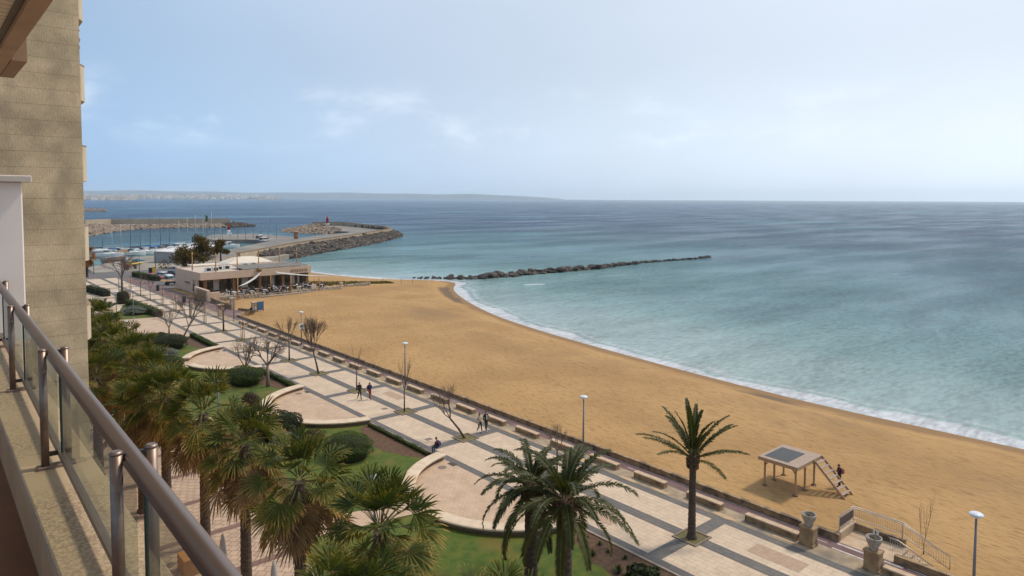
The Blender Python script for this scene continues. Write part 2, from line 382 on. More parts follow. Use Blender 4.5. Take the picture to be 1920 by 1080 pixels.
xs = np.concatenate([-np.geomspace(25000, 60, 14), np.arange(-40, 30, 14), np.arange(32, 70, 6), np.arange(70, 130, .75), np.arange(130, 300, 5), np.geomspace(302, 26000, 40)])
ys = np.concatenate([-np.geomspace(26000, 64, 24), np.arange(-60, 8, 6), np.arange(8, 230, 1.2), np.arange(230, 500, 6), np.geomspace(505, 26000, 40)])
X, Y, f = gridmesh(xs, ys)
d = dist_poly(X, Y, SHORE)
d = np.where((Y > 226) & (d < 60), np.maximum(d, 60), d)
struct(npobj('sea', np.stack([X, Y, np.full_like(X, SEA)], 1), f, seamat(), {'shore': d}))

def sandmat():
    m = bpy.data.materials.new('beach_sand'); m.use_nodes = True; t = m.node_tree; b = t.nodes['Principled BSDF']; b.inputs['Roughness'].default_value = .95
    b.inputs['Specular IOR Level'].default_value = .15
    tcn = nn(t, 'ShaderNodeTexCoord'); sh = nn(t, 'ShaderNodeAttribute', attribute_name='shore')
    def noise(s, dt, st=(1, 1, 1), rot=0, r=.5):
        mpn = nn(t, 'ShaderNodeMapping'); mpn.inputs['Scale'].default_value = st; mpn.inputs['Rotation'].default_value = (0, 0, rot); lk(t, tcn.outputs['Object'], mpn.inputs[0])
        z = nn(t, 'ShaderNodeTexNoise'); z.inputs['Scale'].default_value = s; z.inputs['Detail'].default_value = dt; z.inputs['Roughness'].default_value = r
        lk(t, mpn.outputs[0], z.inputs[0]); return z.outputs[0]
    def mapr(x, a, b_, c, d):
        r = nn(t, 'ShaderNodeMapRange'); r.interpolation_type = 'SMOOTHSTEP'; lk(t, x, r.inputs[0])
        for k, v in zip((1, 2, 3, 4), (a, b_, c, d)): r.inputs[k].default_value = v
        return r.outputs[0]
    def mix(fac, a, c):
        x = nn(t, 'ShaderNodeMix', data_type='RGBA')
        if isinstance(fac, float): x.inputs[0].default_value = fac
        else: lk(t, fac, x.inputs[0])
        if isinstance(a, tuple): x.inputs[6].default_value = (*a, 1)
        else: lk(t, a, x.inputs[6])
        x.inputs[7].default_value = (*c, 1); return x.outputs[2]
    c = mix(mapr(noise(.09, 6), .35, .65, 0, 1), (.40, .245, .108), (.335, .20, .086))
    c = mix(mapr(noise(1.6, 9, (1.4, .6, 1), -.5, .75), .48, .66, 0, .7), c, (.22, .13, .055))
    # scattered seaweed and litter, thicker along the old tide lines
    tide = math_(t, 'MULTIPLY', mapr(sh.outputs['Fac'], -13, -8, 0, 1), mapr(sh.outputs['Fac'], -6, -3, 1, 0))
    deb = math_(t, 'MULTIPLY', mapr(noise(1.3, 9, (1, .45, 1), .1, .75), .60, .68, 0, .75), math_(t, 'ADD', math_(t, 'MULTIPLY', tide, .9), .12))
    deb = math_(t, 'MULTIPLY', deb, mapr(noise(.07, 3), .35, .6, .2, 1.2))
    c = mix(deb, c, (.13, .09, .055))
    # wet sand at the water's edge and posidonia banks
    wetl = math_(t, 'ADD', sh.outputs['Fac'], math_(t, 'MULTIPLY', noise(.2, 4), 2.4))
    c = mix(math_(t, 'MULTIPLY', mapr(noise(.055, 6, (1, .5, 1), .1, .65), .52, .66, 0, .55), math_(t, 'MULTIPLY', mapr(sh.outputs['Fac'], -26, -14, 0, 1), mapr(sh.outputs['Fac'], -7, -4, 1, 0))), c, (.24, .155, .085))
    c = mix(mapr(wetl, -1.4, -.2, 0, .8), c, (.22, .135, .07))
    bank = math_(t, 'MULTIPLY', math_(t, 'MULTIPLY', mapr(wetl, -3.4, -1.8, 0, 1), mapr(wetl, -.6, .2, 1, 0)), mapr(noise(.035, 2), .5, .6, 0, .85))
    c = mix(bank, c, (.12, .085, .06))
    lk(t, c, b.inputs['Base Color'])
    # trampled surface
    vo = nn(t, 'ShaderNodeTexVoronoi'); vo.inputs['Scale'].default_value = 1.9; mp2 = nn(t, 'ShaderNodeMapping'); mp2.inputs['Scale'].default_value = (1.5, .75, 1); mp2.inputs['Rotation'].default_value = (0, 0, -.5)
    lk(t, tcn.outputs['Object'], mp2.inputs[0]); lk(t, mp2.outputs[0], vo.inputs[0])
    h = math_(t, 'ADD', math_(t, 'MULTIPLY', mapr(vo.outputs[0], 0, .6, 0, 1), .5), math_(t, 'MULTIPLY', noise(1.1, 7, (1.5, .7, 1), -.5, .6), 1.3))
    h = math_(t, 'MULTIPLY', h, mapr(sh.outputs['Fac'], -9, -3, 1, .15))
    bp = nn(t, 'ShaderNodeBump'); bp.inputs['Strength'].default_value = 1; bp.inputs['Distance'].default_value = .08
    lk(t, h, bp.inputs['Height']); lk(t, bp.outputs[0], b.inputs['Normal'])
    return m
xs = np.concatenate([np.arange(41.33, 71, .9), np.arange(71, 113, .45)]); ys = np.concatenate([np.arange(-150, 0, 6), np.arange(0, 226, .9)])
X, Y, f = gridmesh(xs, ys); d = -dist_poly(X, Y, SHORE)
rise = np.interp(d, [-40, 0, 3, 5, 12, 30], [-2.5, 0, .25, .75, 1.0, 1.2])
up = np.clip((Y - 100) / 22, 0, 1) * np.clip((d - 14) / 14, 0, 1) * .48
rng = np.random.default_rng(3)
und = .05 * (np.sin(X * .7 + 1.3 * np.sin(Y * .21)) + np.sin(Y * .45 + 1.1 * np.sin(X * .3))) * np.clip(d / 8, 0, 1)
zz = SEA + rise + up + und
# the paved shore behind the restaurant cuts the sand off
struct(npobj('beach_sand', np.stack([X, Y, zz], 1), f, sandmat(), {'shore': -d}))
def sand_z(x, y):
    dd = -dist_poly(np.array([float(x)]), np.array([float(y)]), SHORE)
    r = np.interp(dd, [-40, 0, 3, 5, 12, 30], [-2.5, 0, .25, .75, 1.0, 1.2]) + np.clip((y - 100) / 22, 0, 1) * np.clip((dd - 14) / 14, 0, 1) * .48
    u = .05 * (math.sin(x * .7 + 1.3 * math.sin(y * .21)) + math.sin(y * .45 + 1.1 * math.sin(x * .3))) * np.clip(dd / 8, 0, 1)
    return float(SEA + r[0] + u[0])

# inland ground, harbour quay
asphalt = M('asphalt', (.13, .12, .115), (.10, .092, .088), .5, .92, .004, 20, c3=(.17, .155, .14), s3=.08)
b = MB().sheet([(-3000, -3000), (41.3, -3000), (41.3, 214), (-3000, 214)], -.05)
struct(b.build('ground', asphalt))
quay = M('quay_concrete', (.30, .26, .21), (.23, .20, .165), .25, .9, .003, 9, c3=(.17, .15, .13), s3=.05)
b = MB().prism([(-40, 213), (36, 213), (37, 229), (43.5, 240), (45.5, 256), (58, 262), (96, 268), (102, 240), (89, 226.5), (76, 222), (68, 214), (41, 213), (38, 205), (-40, 200)], -4, -.03)
struct(b.build('quay', quay))
b = MB().prism([(41.36, 166.5), (70, 166.5), (72, 186), (82, 200), (84, 216), (72, 219), (68, 217), (41.36, 217)], -3, -.045)
struct(b.build('car_park', asphalt))

# promenade -------------------------------------------------------
prom = tiles('promenade_tiles', (.56, .43, .31), (.525, .40, .285), (.40, .295, .205), .80, .40, .022, rotz=rad(90), stain=(.36, .25, .16), sstain=.35)
grey = tiles('grey_paving', (.125, .112, .102), (.10, .092, .085), (.065, .058, .052), .6, .3, .02, rotz=rad(90), stain=(.18, .15, .12), sstain=.4)
pinkp = tiles('plaza_paving', (.51, .365, .25), (.475, .335, .228), (.37, .255, .17), .42, .21, .014, rotz=rad(90), stain=(.34, .22, .13), sstain=.4)
street = tiles('street_paving', (.50, .36, .26), (.43, .31, .22), (.24, .15, .11), .5, .5, .03, rotz=rad(45), stain=(.26, .16, .12), sstain=.3)
struct(MB().sheet([(37.9, -60), (38.55, -60), (38.55, 196), (37.9, 196)], .012).add([(30.65, -60, .012), (31.35, -60, .012), (31.35, 104, .012), (30.65, 104, .012)], [(0, 1, 2, 3)]).add([(30.65, 128, .012), (31.35, 128, .012), (31.35, 196, .012), (30.65, 196, .012)], [(0, 1, 2, 3)]).add([(30.65, 104, .012), (31.35, 104, .012), (31.35, 128, .012), (30.65, 128, .012)], [(0, 1, 2, 3)]).build('grey_paving_strip', grey))
CROSS = [12.4, 23.4, 34.6, 45.8, 55.3, 64.8, 73.95, 82.4, 91, 99.2, 107, 115.2, 123.6, 132, 140.4, 148.8, 157.2, 165.6, 174, 182.4]
PITS = [23.3, 34.6, 45.9, 55.4, 64.8, 74.0, 82.5, 91, 98.6, 107.3, 123.6, 132, 140.4, 148.8, 157.2]
struct(MB().sheet([(31.35, -60), (37.9, -60), (37.9, 196), (31.35, 196)], .004).build('promenade_paving', prom))
struct(MB().sheet([(22.5, 128.2), (30.65, 128.2), (30.65, 196), (22.5, 196)], .004).build('side_promenade_paving', prom))
b = MB()
for y in CROSS: b.sheet([(31.35, y - .47), (37.9, y - .47), (37.9, y + .47), (31.35, y + .47)], .016)
for y in CROSS:
    if y > 145: b.sheet([(24, y - .47), (30.65, y - .47), (30.65, y + .47), (24, y + .47)], .016)
struct(b.build('grey_paving_bands', grey))
struct(MB().sheet([(34.4, -60), (35.25, -60), (35.25, 196), (34.4, 196)], .020).build('grey_paving_spine', grey))
verge = M('sandy_verge', (.36, .28, .19), (.24, .18, .12), 1.6, .95, .01, 20, c3=(.17, .14, .11), s3=.6)
struct(MB().sheet([(38.55, -60), (39.95, -60), (39.95, 140), (38.55, 140)], .008).build('sandy_verge', verge))
bike = M('bike_path_surface', (.155, .09, .085), (.12, .07, .068), .7, .9, .003, 25, c3=(.20, .15, .13), s3=.3)
struct(MB().sheet([(39.95, -60), (41.05, -60), (41.05, 118), (43.6, 122), (43.6, 139), (42.4, 146), (42.4, 186), (38.55, 196), (38.55, 140), (39.95, 140)], .008).build('bike_path', bike))
line = M('road_marking', (.52, .47, .42), (.36, .30, .27), 3, .8)
b = MB().sheet([(40.86, 18.4), (40.94, 18.4), (40.94, 117), (40.86, 117)], .014).sheet([(40.86, -60), (40.94, -60), (40.94, 13.4), (40.86, 13.4)], .014)
for (y0, y1) in ((15.0, 17.2), (13.6, 14.6)):
    b.sheet([(40.7, y0), (40.9, y0), (40.9, y1), (40.7, y1)], .018)
b.sheet([(39.97, 14.6), (40.12, 14.6), (40.12, 17.2), (39.97, 17.2)], .018)
for y in (17.6, 25.2, 31.9): b.sheet([(40.35, y), (40.42, y), (40.42, y + .9), (40.35, y + .9)], .014)
struct(b.build('path_markings', line))

patch = M('paving_patch', (.40, .28, .195), (.33, .23, .16), 3, .9)
for x0, x1, y0, y1 in ((36.3, 37.4, 59.2, 62.4), (35.9, 37.2, 17.2, 20.3), (32.2, 33.3, 27.5, 29.4), (31.7, 32.9, 92.5, 95)):
    struct(MB().sheet([(x0, y0), (x1, y0), (x1, y1), (x0, y1)], .0085).build('paving_patch', patch))
drift = M('sand_drift', (.46, .33, .20), (.40, .28, .165), 2, .95)
rz = random.Random(8)
for k in range(26):
    y = 20 + k * 3.9 + rz.uniform(-1, 1); n = 12; c = 38.62 + rz.uniform(0, .25)
    struct(MB().sheet([(c + .28 * rz.uniform(.5, 1.2) * math.cos(a), y + rz.uniform(.5, 1.1) * 1.1 * math.sin(a)) for a in np.linspace(0, 6.283, n + 1)[:-1]], .0245 + .0002 * k).build('sand_drift', drift))
# gardens ---------------------------------------------------------
def lawnmat():
    m = M('lawn_grass', (.038, .078, .004), (.085, .105, .008), 1.6, .95, .06, 26, detail=10, c3=(.125, .10, .016), s3=.45)
    return m
lawn = lawnmat()
struct(MB().sheet([(16, -60), (30.5, -60), (30.5, 106.5), (16, 106.5)], .02).build('lawn', lawn))
struct(MB().sheet([(16, 106.5), (30.65, 106.5), (30.65, 128.2), (16, 128.2)], .004).build('plaza_ground', pinkp))
struct(MB().sheet([(-40, -60), (16, -60), (16, 200), (-40, 200)], -.01).build('street_pavement', street))
purple = M('purple_paving', (.20, .12, .10), (.15, .09, .075), 2, .85)
b = MB()
for k in range(24):
    y = -20 + k * 5.2
    b.sheet([(3, y), (15.9, y), (15.9, y + .55), (3, y + .55)], .0)
rz = random.Random(5)
for k in range(70):
    y = -8 + (k // 4) * 2.6; x = 4 + (k % 4) * 2.6
    if k % 3: b.sheet([(x, y), (x + 2.2, y + .9), (x + .7, y + 2.3)], .004 + .001 * (k % 4))
struct(b.build('purple_paving_pattern', purple))
def arc(cx, cy, r, a0, a1, n=24): return [(cx + r * math.cos(rad(a0 + (a1 - a0) * i / n)), cy + r * math.sin(rad(a0 + (a1 - a0) * i / n))) for i in range(n + 1)]
PLAZAS = [(31.6, 36.2), (31.6, 62.0), (31.6, 87.5), (31.6, 10.4)]
for i, (cx, cy) in enumerate(PLAZAS):
    r = 7.5
    pts = [p for p in arc(cx, cy, r, 97, 263, 36)]
    b = MB().sheet([(30.65, cy + 7.6)] + pts[1:-1] + [(30.65, cy - 7.6)], .026)
    b.sheet([(24.6, cy + .4), (24.6, cy + 2.4), (16, cy + 4.6), (16, cy + 2.2)], .030)
    struct(b.build('plaza_paving', pinkp))
# planting beds between the plazas, next to the promenade
BEDS = [(17.6, 28.2), (44.3, 54.3), (70, 80.2), (95.2, 106.3)]
for i, (y0, y1) in enumerate(BEDS):
    n = 14; inner = []
    for k in range(n + 1):
        t = k / n; inner.append((29.6 - 1.7 * math.sin(math.pi * t) ** .8 + .12 * math.sin(k * 2.3), y0 + (y1 - y0) * t))
    struct(MB().sheet([(30.48, y0)] + [(30.48, y1)] + inner[::-1], .028).build('planting_bed', soilm))
kerb = M('stone_kerb', (.36, .28, .21), (.28, .21, .155), 2, .9, .005, 20)
b = MB()
for y0, y1 in ((-60, 2.6), (18.0, 28.6), (43.8, 54.4), (69.6, 79.9), (95.1, 106.5)):
    b.box(30.5, 30.64, y0, y1, -.03, .10)
struct(b.build('garden_kerb', kerb))
# road and zebra at the far end
struct(MB().sheet([(-40, 186), (36, 190), (46, 168), (42.4, 200), (42, 213), (-40, 213)], .0).build('road', asphalt))
b = MB()
for k in range(3): b.sheet([(14 + k * 7, 203.5), (17.5 + k * 7, 203.5), (17.5 + k * 7, 203.8), (14 + k * 7, 203.8)], .008)
b.sheet([(-10, 196.9), (34, 196.9), (34, 197.2), (-10, 197.2)], .008)
struct(b.build('road_markings', line))

# hills across the bay ---------------------------------------------
hillm = M('hill', (.13, .17, .225), (.105, .14, .185), .002, .95)  # blue cast of distance haze painted into the hills' base colour
def hills(name, az0, az1, dist, hfun, depth=2000):
    n = 70; ks = 7; vs = []; 
    for i in range(n + 1):
        a = az0 + (az1 - az0) * i / n; h = hfun(i / n)
        for k in range(ks):
            q = k / (ks - 1); rr = dist + depth * q; hh = SEA - 3 + (h + 3) * math.sin(math.pi * min(1, q * 1.0)) ** .6
            vs.append((math.sin(rad(a)) * rr, math.cos(rad(a)) * rr, hh))
    i = np.arange(n)[:, None] * ks + np.arange(ks - 1)[None, :]
    f = np.stack([i, i + 1, i + 1 + ks, i + ks], -1).reshape(-1, 4)
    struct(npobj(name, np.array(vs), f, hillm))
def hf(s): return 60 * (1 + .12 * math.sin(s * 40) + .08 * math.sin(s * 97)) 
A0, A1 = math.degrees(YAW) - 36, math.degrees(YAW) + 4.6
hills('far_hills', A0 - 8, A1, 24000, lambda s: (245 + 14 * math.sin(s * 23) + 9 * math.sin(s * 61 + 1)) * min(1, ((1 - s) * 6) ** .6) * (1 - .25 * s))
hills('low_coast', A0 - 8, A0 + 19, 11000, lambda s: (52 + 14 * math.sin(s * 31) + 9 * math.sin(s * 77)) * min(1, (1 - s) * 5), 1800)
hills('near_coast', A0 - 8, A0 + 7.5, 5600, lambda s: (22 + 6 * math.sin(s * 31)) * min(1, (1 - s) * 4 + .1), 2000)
b = MB(); rz = random.Random(11)
townm = M('town_walls', (.80, .76, .72), (.55, .46, .38), .004, .9)
for k in range(620):
    if k < 220: a = A0 + rz.uniform(2, 7.2); dist = rz.uniform(5560, 6100); h = rz.uniform(9, 24) * (1.0 if a < A0 + 5.6 else .6); z = -2 + 22 * math.sin(math.pi * max(0, dist - 5600) / 2000) ** .6 * .9
    else: a = A0 + rz.triangular(2, 18, 10.5); dist = rz.uniform(10900, 11500); h = rz.uniform(16, 42); z = -2 + 50 * math.sin(math.pi * max(0, dist - 11000) / 1800) ** .6 * .8
    w = rz.uniform(12, 60); x, y = math.sin(rad(a)) * dist, math.cos(rad(a)) * dist
    b.box(x - w / 2, x + w / 2, y - 8, y + 8, z, z + h)
struct(b.build('distant_town', townm), 'stuff')

# ================================================================== OUR BALCONY
graniteM = M('speckled_ledge', (.44, .33, .21), (.27, .19, .115), 90, .8, .002, 200, lo=.42, hi=.58, c3=(.41, .305, .19), s3=1.2)
renderM = M('brown_render', (.46, .27, .135), (.38, .22, .11), 3, .9, .002, 60)
Z0 = H
t = thing('hotel_balcony', 'hotel balcony with a speckled stone ledge on a brown rendered parapet', 'balcony', (0.2, 0, 17.4))
def loc(b, o):
    L = o.location; b.v = [(x - L[0], y - L[1], z - L[2]) for x, y, z in b.v]; return b
loc(MB().bbox(.325, .61, -1.2, 3.98, Z0 - 1.31, Z0 - 1.25, .006).bbox(.325, .61, 3.985, 7.3, Z0 - 1.31, Z0 - 1.25, .006), t).build('ledge', graniteM, t)
loc(MB().box(.36, .55, -1.2, 7.3, Z0 - 3.0, Z0 - 1.31), t).build('parapet', renderM, t)
loc(MB().box(-1.6, .36, -1.2, 7.3, Z0 - 1.75, Z0 - 1.65), t).build('floor', M('dark_floor_tiles', (.20, .09, .045), rough=.6), t)
soff = tiles('soffit_boards', (.74, .66, .50), (.70, .62, .47), (.36, .29, .20), 3., .09, .006, rotz=0, rough=.7)
t = thing('balcony_ceiling', 'boarded underside of the balcony above with a thick brown edge beam', 'ceiling', (-.5, 2, Z0 + .9))
loc(MB().box(-1.6, .42, -1.2, 6.2, Z0 + .93, Z0 + 1.0), t).build('boarding', soff, t)
loc(MB().box(.42, .50, -1.2, 6.3, Z0 + .885, Z0 + 1.3), t).build('edge_beam', M('soffit_beam', (.42, .29, .19), rough=.8), t)
loc(MB().box(.39, .418, -1.2, 6.2, Z0 + .915, Z0 + .93), t).build('shadow_gap', M('gap_trim', (.16, .14, .10), rough=.8), t)
loc(MB().box(.502, .585, 5.5, 6.32, Z0 + .88, Z0 + 1.25), t).build('end_bracket', M('bracket', (.32, .21, .13), rough=.8), t)
# white screen wall to the next balcony
t = thing('screen_wall', 'white rendered screen wall with a flat coping at the balcony end', 'wall', (.3, 7.4, 17.4))
wht = M('white_render', (.78, .70, .64), (.73, .655, .60), 3, .9, .001, 60)
loc(MB().bbox(-.6, .715, 7.34, 7.5, 17.3, Z0 + .13, .01), t).build('wall_panel', wht, t)
loc(MB().bbox(-.6, .78, 7.28, 7.56, Z0 + .13, Z0 + .185, .008), t).build('coping', M('coping_stone', (.52, .46, .40), rough=.8), t)

# glass railing
glassM = bpy.data.materials.new('railing_glass'); glassM.use_nodes = True; g = glassM.node_tree; g.nodes.clear()
tr = nn(g, 'ShaderNodeBsdfTransparent'); tr.inputs[0].default_value = (.82, .85, .74, 1)
gl = nn(g, 'ShaderNodeBsdfGlossy'); gl.inputs['Roughness'].default_value = .03; gl.inputs[0].default_value = (.9, .95, .9, 1)
df = nn(g, 'ShaderNodeBsdfDiffuse'); df.inputs[0].default_value = (.40, .42, .36, 1)
lw_ = nn(g, 'ShaderNodeLayerWeight'); lw_.inputs[0].default_value = .5
fr_ = math_(g, 'ADD', math_(g, 'MULTIPLY', math_(g, 'POWER', lw_.outputs['Facing'], 5.0), .75), .045)
m1 = nn(g, 'ShaderNodeMixShader'); lk(g, fr_, m1.inputs[0]); lk(g, tr.outputs[0], m1.inputs[1]); lk(g, gl.outputs[0], m1.inputs[2])
m2 = nn(g, 'ShaderNodeMixShader'); m2.inputs[0].default_value = .16; lk(g, m1.outputs[0], m2.inputs[1]); lk(g, df.outputs[0], m2.inputs[2])
go = nn(g, 'ShaderNodeOutputMaterial'); lk(g, m2.outputs[0], go.inputs[0])
edgeM = M('glass_edge', (.01, .03, .028), rough=.2)
RAX = lambda y: .405 + .0142 * y
t = thing('glass_railing', 'stainless steel railing with round handrail and tinted glass panes above the ledge', 'railing', (.45, 2, Z0 - 1.25))
def rl(b): return loc(b, t)
rl(MB().tube([(RAX(y), y, Z0 - .715) for y in (-1.2, .5, 2, 3.5, 5, 7.34)], .0205, 20)).build('handrail', steel, t)
rl(MB().beam((RAX(-1.2) + .012, -1.2, Z0 - .768), (RAX(7.3) + .012, 7.3, Z0 - .768), .024, .03)).build('top_channel', M('channel_grey', (.10, .12, .13), rough=.35, metal=.6), t)
rl(MB().beam((RAX(-1.2) + .02, -1.2, Z0 - 1.185), (RAX(7.3) + .02, 7.3, Z0 - 1.185), .024, .026)).build('bottom_channel', steel, t)
PY_ = [.46, 2.10, 3.74, 5.38, 7.02]
for y in PY_:
    xa, xb = RAX(y) - .040, RAX(y) + .048
    p = rl(MB().tube([(xa, y, Z0 - 1.235), (xa, y, Z0 - .703)], .0165, 16).lathe([(.0175, 0), (.0175, .004), (.012, .009)], (xa, y, Z0 - .703), 16)).build('post', steel, t)
    p2 = rl(MB().tube([(xb, y, Z0 - 1.235), (xb, y, Z0 - .703)], .0165, 16).lathe([(.0175, 0), (.0175, .004), (.012, .009)], (xb, y, Z0 - .703), 16)).build('post', steel, t)
    rl(MB().bbox(xa - .035, xb + .03, y - .024, y + .024, Z0 - 1.2495, Z0 - 1.235, .003)).build('base_plate', steel, t)
    rl(MB().beam((xa, y, Z0 - .715), (xb, y, Z0 - .715), .012, .02)).build('bracket', M('bracket_steel', (.06, .055, .05), rough=.4, metal=.8), t)
    rl(MB().beam((xa, y, Z0 - 1.185), (xb, y, Z0 - 1.185), .012, .02)).build('bracket', M('bracket_steel', (.06, .055, .05), rough=.4, metal=.8), t)
for a, c in zip([-1.2] + PY_, PY_):
    y0, y1 = a + .055, c - .055
    x0, x1 = RAX(y0) + .02, RAX(y1) + .02
    rl(MB().add([(x0, y0, Z0 - 1.172), (x1, y1, Z0 - 1.172), (x1, y1, Z0 - .782), (x0, y0, Z0 - .782)], [(0, 1, 2, 3)])).build('glass_pane', glassM, t)
    rl(MB().box(x1 - .005, x1 + .005, y1 + .0005, y1 + .004, Z0 - 1.172, Z0 - .782)).build('pane_edge', edgeM, t)

# ================================================================== NEIGHBOURING BUILDING
def blockmat():
    m = bpy.data.materials.new('concrete_block_courses'); m.use_nodes = True; t = m.node_tree; b = t.nodes['Principled BSDF']; b.inputs['Roughness'].default_value = .92
    tcn = nn(t, 'ShaderNodeTexCoord'); s = nn(t, 'ShaderNodeSeparateXYZ'); lk(t, tcn.outputs['Object'], s.inputs[0])
    c = nn(t, 'ShaderNodeCombineXYZ'); lk(t, s.outputs[0], c.inputs[0]); lk(t, s.outputs[2], c.inputs[1])
    def nz(sc, d_, st=(1, 1, 1)):
        mpn = nn(t, 'ShaderNodeMapping'); mpn.inputs['Scale'].default_value = st; lk(t, tcn.outputs['Object'], mpn.inputs[0])
        z = nn(t, 'ShaderNodeTexNoise'); z.inputs['Scale'].default_value = sc; z.inputs['Detail'].default_value = d_; lk(t, mpn.outputs[0], z.inputs[0]); return z.outputs[0]
    br = nn(t, 'ShaderNodeTexBrick'); lk(t, c.outputs[0], br.inputs[0]); br.offset = .5
    br.inputs['Scale'].default_value = 1; br.inputs['Brick Width'].default_value = 60; br.inputs['Row Height'].default_value = .565; br.inputs['Mortar Size'].default_value = .009
    br.inputs['Mortar Smooth'].default_value = .2
    br.inputs['Color1'].default_value = (.60, .46, .28, 1); br.inputs['Color2'].default_value = (.58, .44, .265, 1); br.inputs['Mortar'].default_value = (.36, .265, .155, 1)
    r = nn(t, 'ShaderNodeMapRange'); lk(t, nz(.8, 8, (1, 1, 1)), r.inputs[0])
    for k, v in zip((1, 2, 3, 4), (.32, .68, .62, 1.15)): r.inputs[k].default_value = v
    mu = nn(t, 'ShaderNodeVectorMath', operation='MULTIPLY'); lk(t, br.outputs[0], mu.inputs[0]); lk(t, r.outputs[0], mu.inputs[1])
    r2 = nn(t, 'ShaderNodeMapRange'); lk(t, nz(22, 5, (1, 1, .35)), r2.inputs[0])
    for k, v in zip((1, 2, 3, 4), (.3, .7, .85, 1.1)): r2.inputs[k].default_value = v
    mv = nn(t, 'ShaderNodeVectorMath', operation='MULTIPLY'); lk(t, mu.outputs[0], mv.inputs[0]); lk(t, r2.outputs[0], mv.inputs[1])
    r3 = nn(t, 'ShaderNodeMapRange'); lk(t, nz(1.1, 4, (1, 1, .6)), r3.inputs[0])
    for k, v in zip((1, 2, 3, 4), (.54, .70, 0, .7)): r3.inputs[k].default_value = v
    ms = nn(t, 'ShaderNodeMix', data_type='RGBA'); lk(t, r3.outputs[0], ms.inputs[0]); lk(t, mv.outputs[0], ms.inputs[6]); ms.inputs[7].default_value = (.32, .25, .16, 1)
    lk(t, ms.outputs[2], b.inputs['Base Color'])
    bp = nn(t, 'ShaderNodeBump'); bp.inputs['Strength'].default_value = .6; bp.inputs['Distance'].default_value = .02; lk(t, nz(25, 6, (1, 1, .3)), bp.inputs['Height']); lk(t, bp.outputs[0], b.inputs['Normal'])
    return m
t = thing('apartment_building', 'tall beige block of textured concrete courses with curved balconies', 'building', (-5, 36, 0))
def bl(b): return loc(b, t)
bl(MB().box(-22, 4.80, 30, 44, -.02, 48)).build('side_wall', blockmat(), t)
bl(MB().box(-22, 4.55, 44, 62, -.02, 48)).build('rear_wing', cream, t)
balM = M('balcony_render', (.56, .47, .34), (.50, .41, .29), 1.2, .85)
for k in range(-2, 4):
    zt = Z0 + 5.15 - 3.15 * (k - 0) + .0
    if zt < 2: continue
    prof = [(4.8, 31.3), (5.08, 31.5), (5.24, 31.9), (5.27, 32.6), (5.27, 37.5), (5.1, 38), (4.8, 38.2)]
    bb = bl(MB().prism(prof, zt - 1.38, zt)).build('balcony', balM, t)
    bl(MB().prism([(x + .02 if x > 4.9 else x, y) for x, y in prof], zt - .001, zt + .03)).build('coping', M('balcony_coping', (.30, .22, .16), rough=.8), bb)
for k, zz in enumerate((6.15, 5.8, 5.5)):
    bl(MB().blob((4.86, 31.2, Z0 + zz + .25), (.16, .14, .16), 0, 2, .1)).build('wall_lamp', M('terracotta', (.25, .10, .06), rough=.7), t)
for k in range(5):
    bl(MB().box(.98 + .006 * k, 1.05 + .006 * k, 29.985, 29.999, Z0 + 4.2 - .28 * k, Z0 + 4.26 - .28 * k)).build('rust_bolt', M('rust', (.10, .06, .04), rough=.9), t)

# ================================================================== PROMENADE FURNITURE
# low sea wall
WALLX = [(41.05, 41.36)]
def seawall(name, y0, y1, label, extra=None):
    t = thing(name, label, 'wall', (41.2, (y0 + y1) / 2, 0))
    n = max(1, round((y1 - y0) / 2.6)); 
    body = MB().box(41.07, 41.34, y0, y1, -.95, .36)
    loc(body, t).build('wall_body', sandst, t)
    cap = MB()
    for k in range(n):
        a, c = y0 + (y1 - y0) * k / n, y0 + (y1 - y0) * (k + 1) / n
        cap.bbox(41.05, 41.36, a + .006, c - .006, .36, .43, .012)
    loc(cap, t).build('coping', sandst, t)
    return t
seawall('sea_wall', 17.25, 118.5, 'long low sandstone sea wall between the bike path and the sand')
seawall('sea_wall', -40, 14.2, 'low sandstone sea wall in the corner beside the stair rail')
# curved outlet at the far end
t = thing('sea_wall', 'short curving sandstone wall at the beach entrance near the restaurant', 'wall', (43, 122, 0))
pl = [(41.2, 118.5), (41.9, 119.6), (42.9, 120.4), (44.3, 120.8), (45.0, 121.6), (45.0, 123.0), (43.9, 126)]
b = MB()
for p, q in zip(pl[:-1], pl[1:]): b.beam((*p, -.1), (*q, -.1), .3, 1.0)
loc(b, t).build('wall_body', sandst, t)

# stone benches
def bench_mesh(L):
    b = MB().bbox(0, .40, 0, L, 0, .36, .015); c = MB().bbox(-.025, .425, -.02, L + .02, .361, .45, .02)
    return b, c
BENCH = [(44.5, 2.75), (48.85, 2.75), (53.25, 2.65), (57.6, 2.8), (62.1, 2.75), (66.45, 2.75), (70.85, 2.75), (75.1, 2.5), (79.4, 2.6), (83.6, 2.6), (88.2, 2.9), (92.2, 2.6), (96.3, 2.6), (100.3, 2.7), (104.6, 2.9), (108.8, 2.8), (112.6, 2.6)]
BENCH = [(26.75, 2.65), (31.3, 2.7), (35.7, 2.75), (40.1, 2.75)] + BENCH
nth = ['first', 'second', 'third', 'fourth', 'fifth', 'sixth', 'seventh', 'eighth', 'ninth', 'tenth', 'eleventh', 'twelfth', 'thirteenth', 'fourteenth', 'fifteenth', 'sixteenth', 'seventeenth', 'eighteenth', 'nineteenth', 'twentieth', 'twenty-first', 'twenty-second', 'twenty-third']
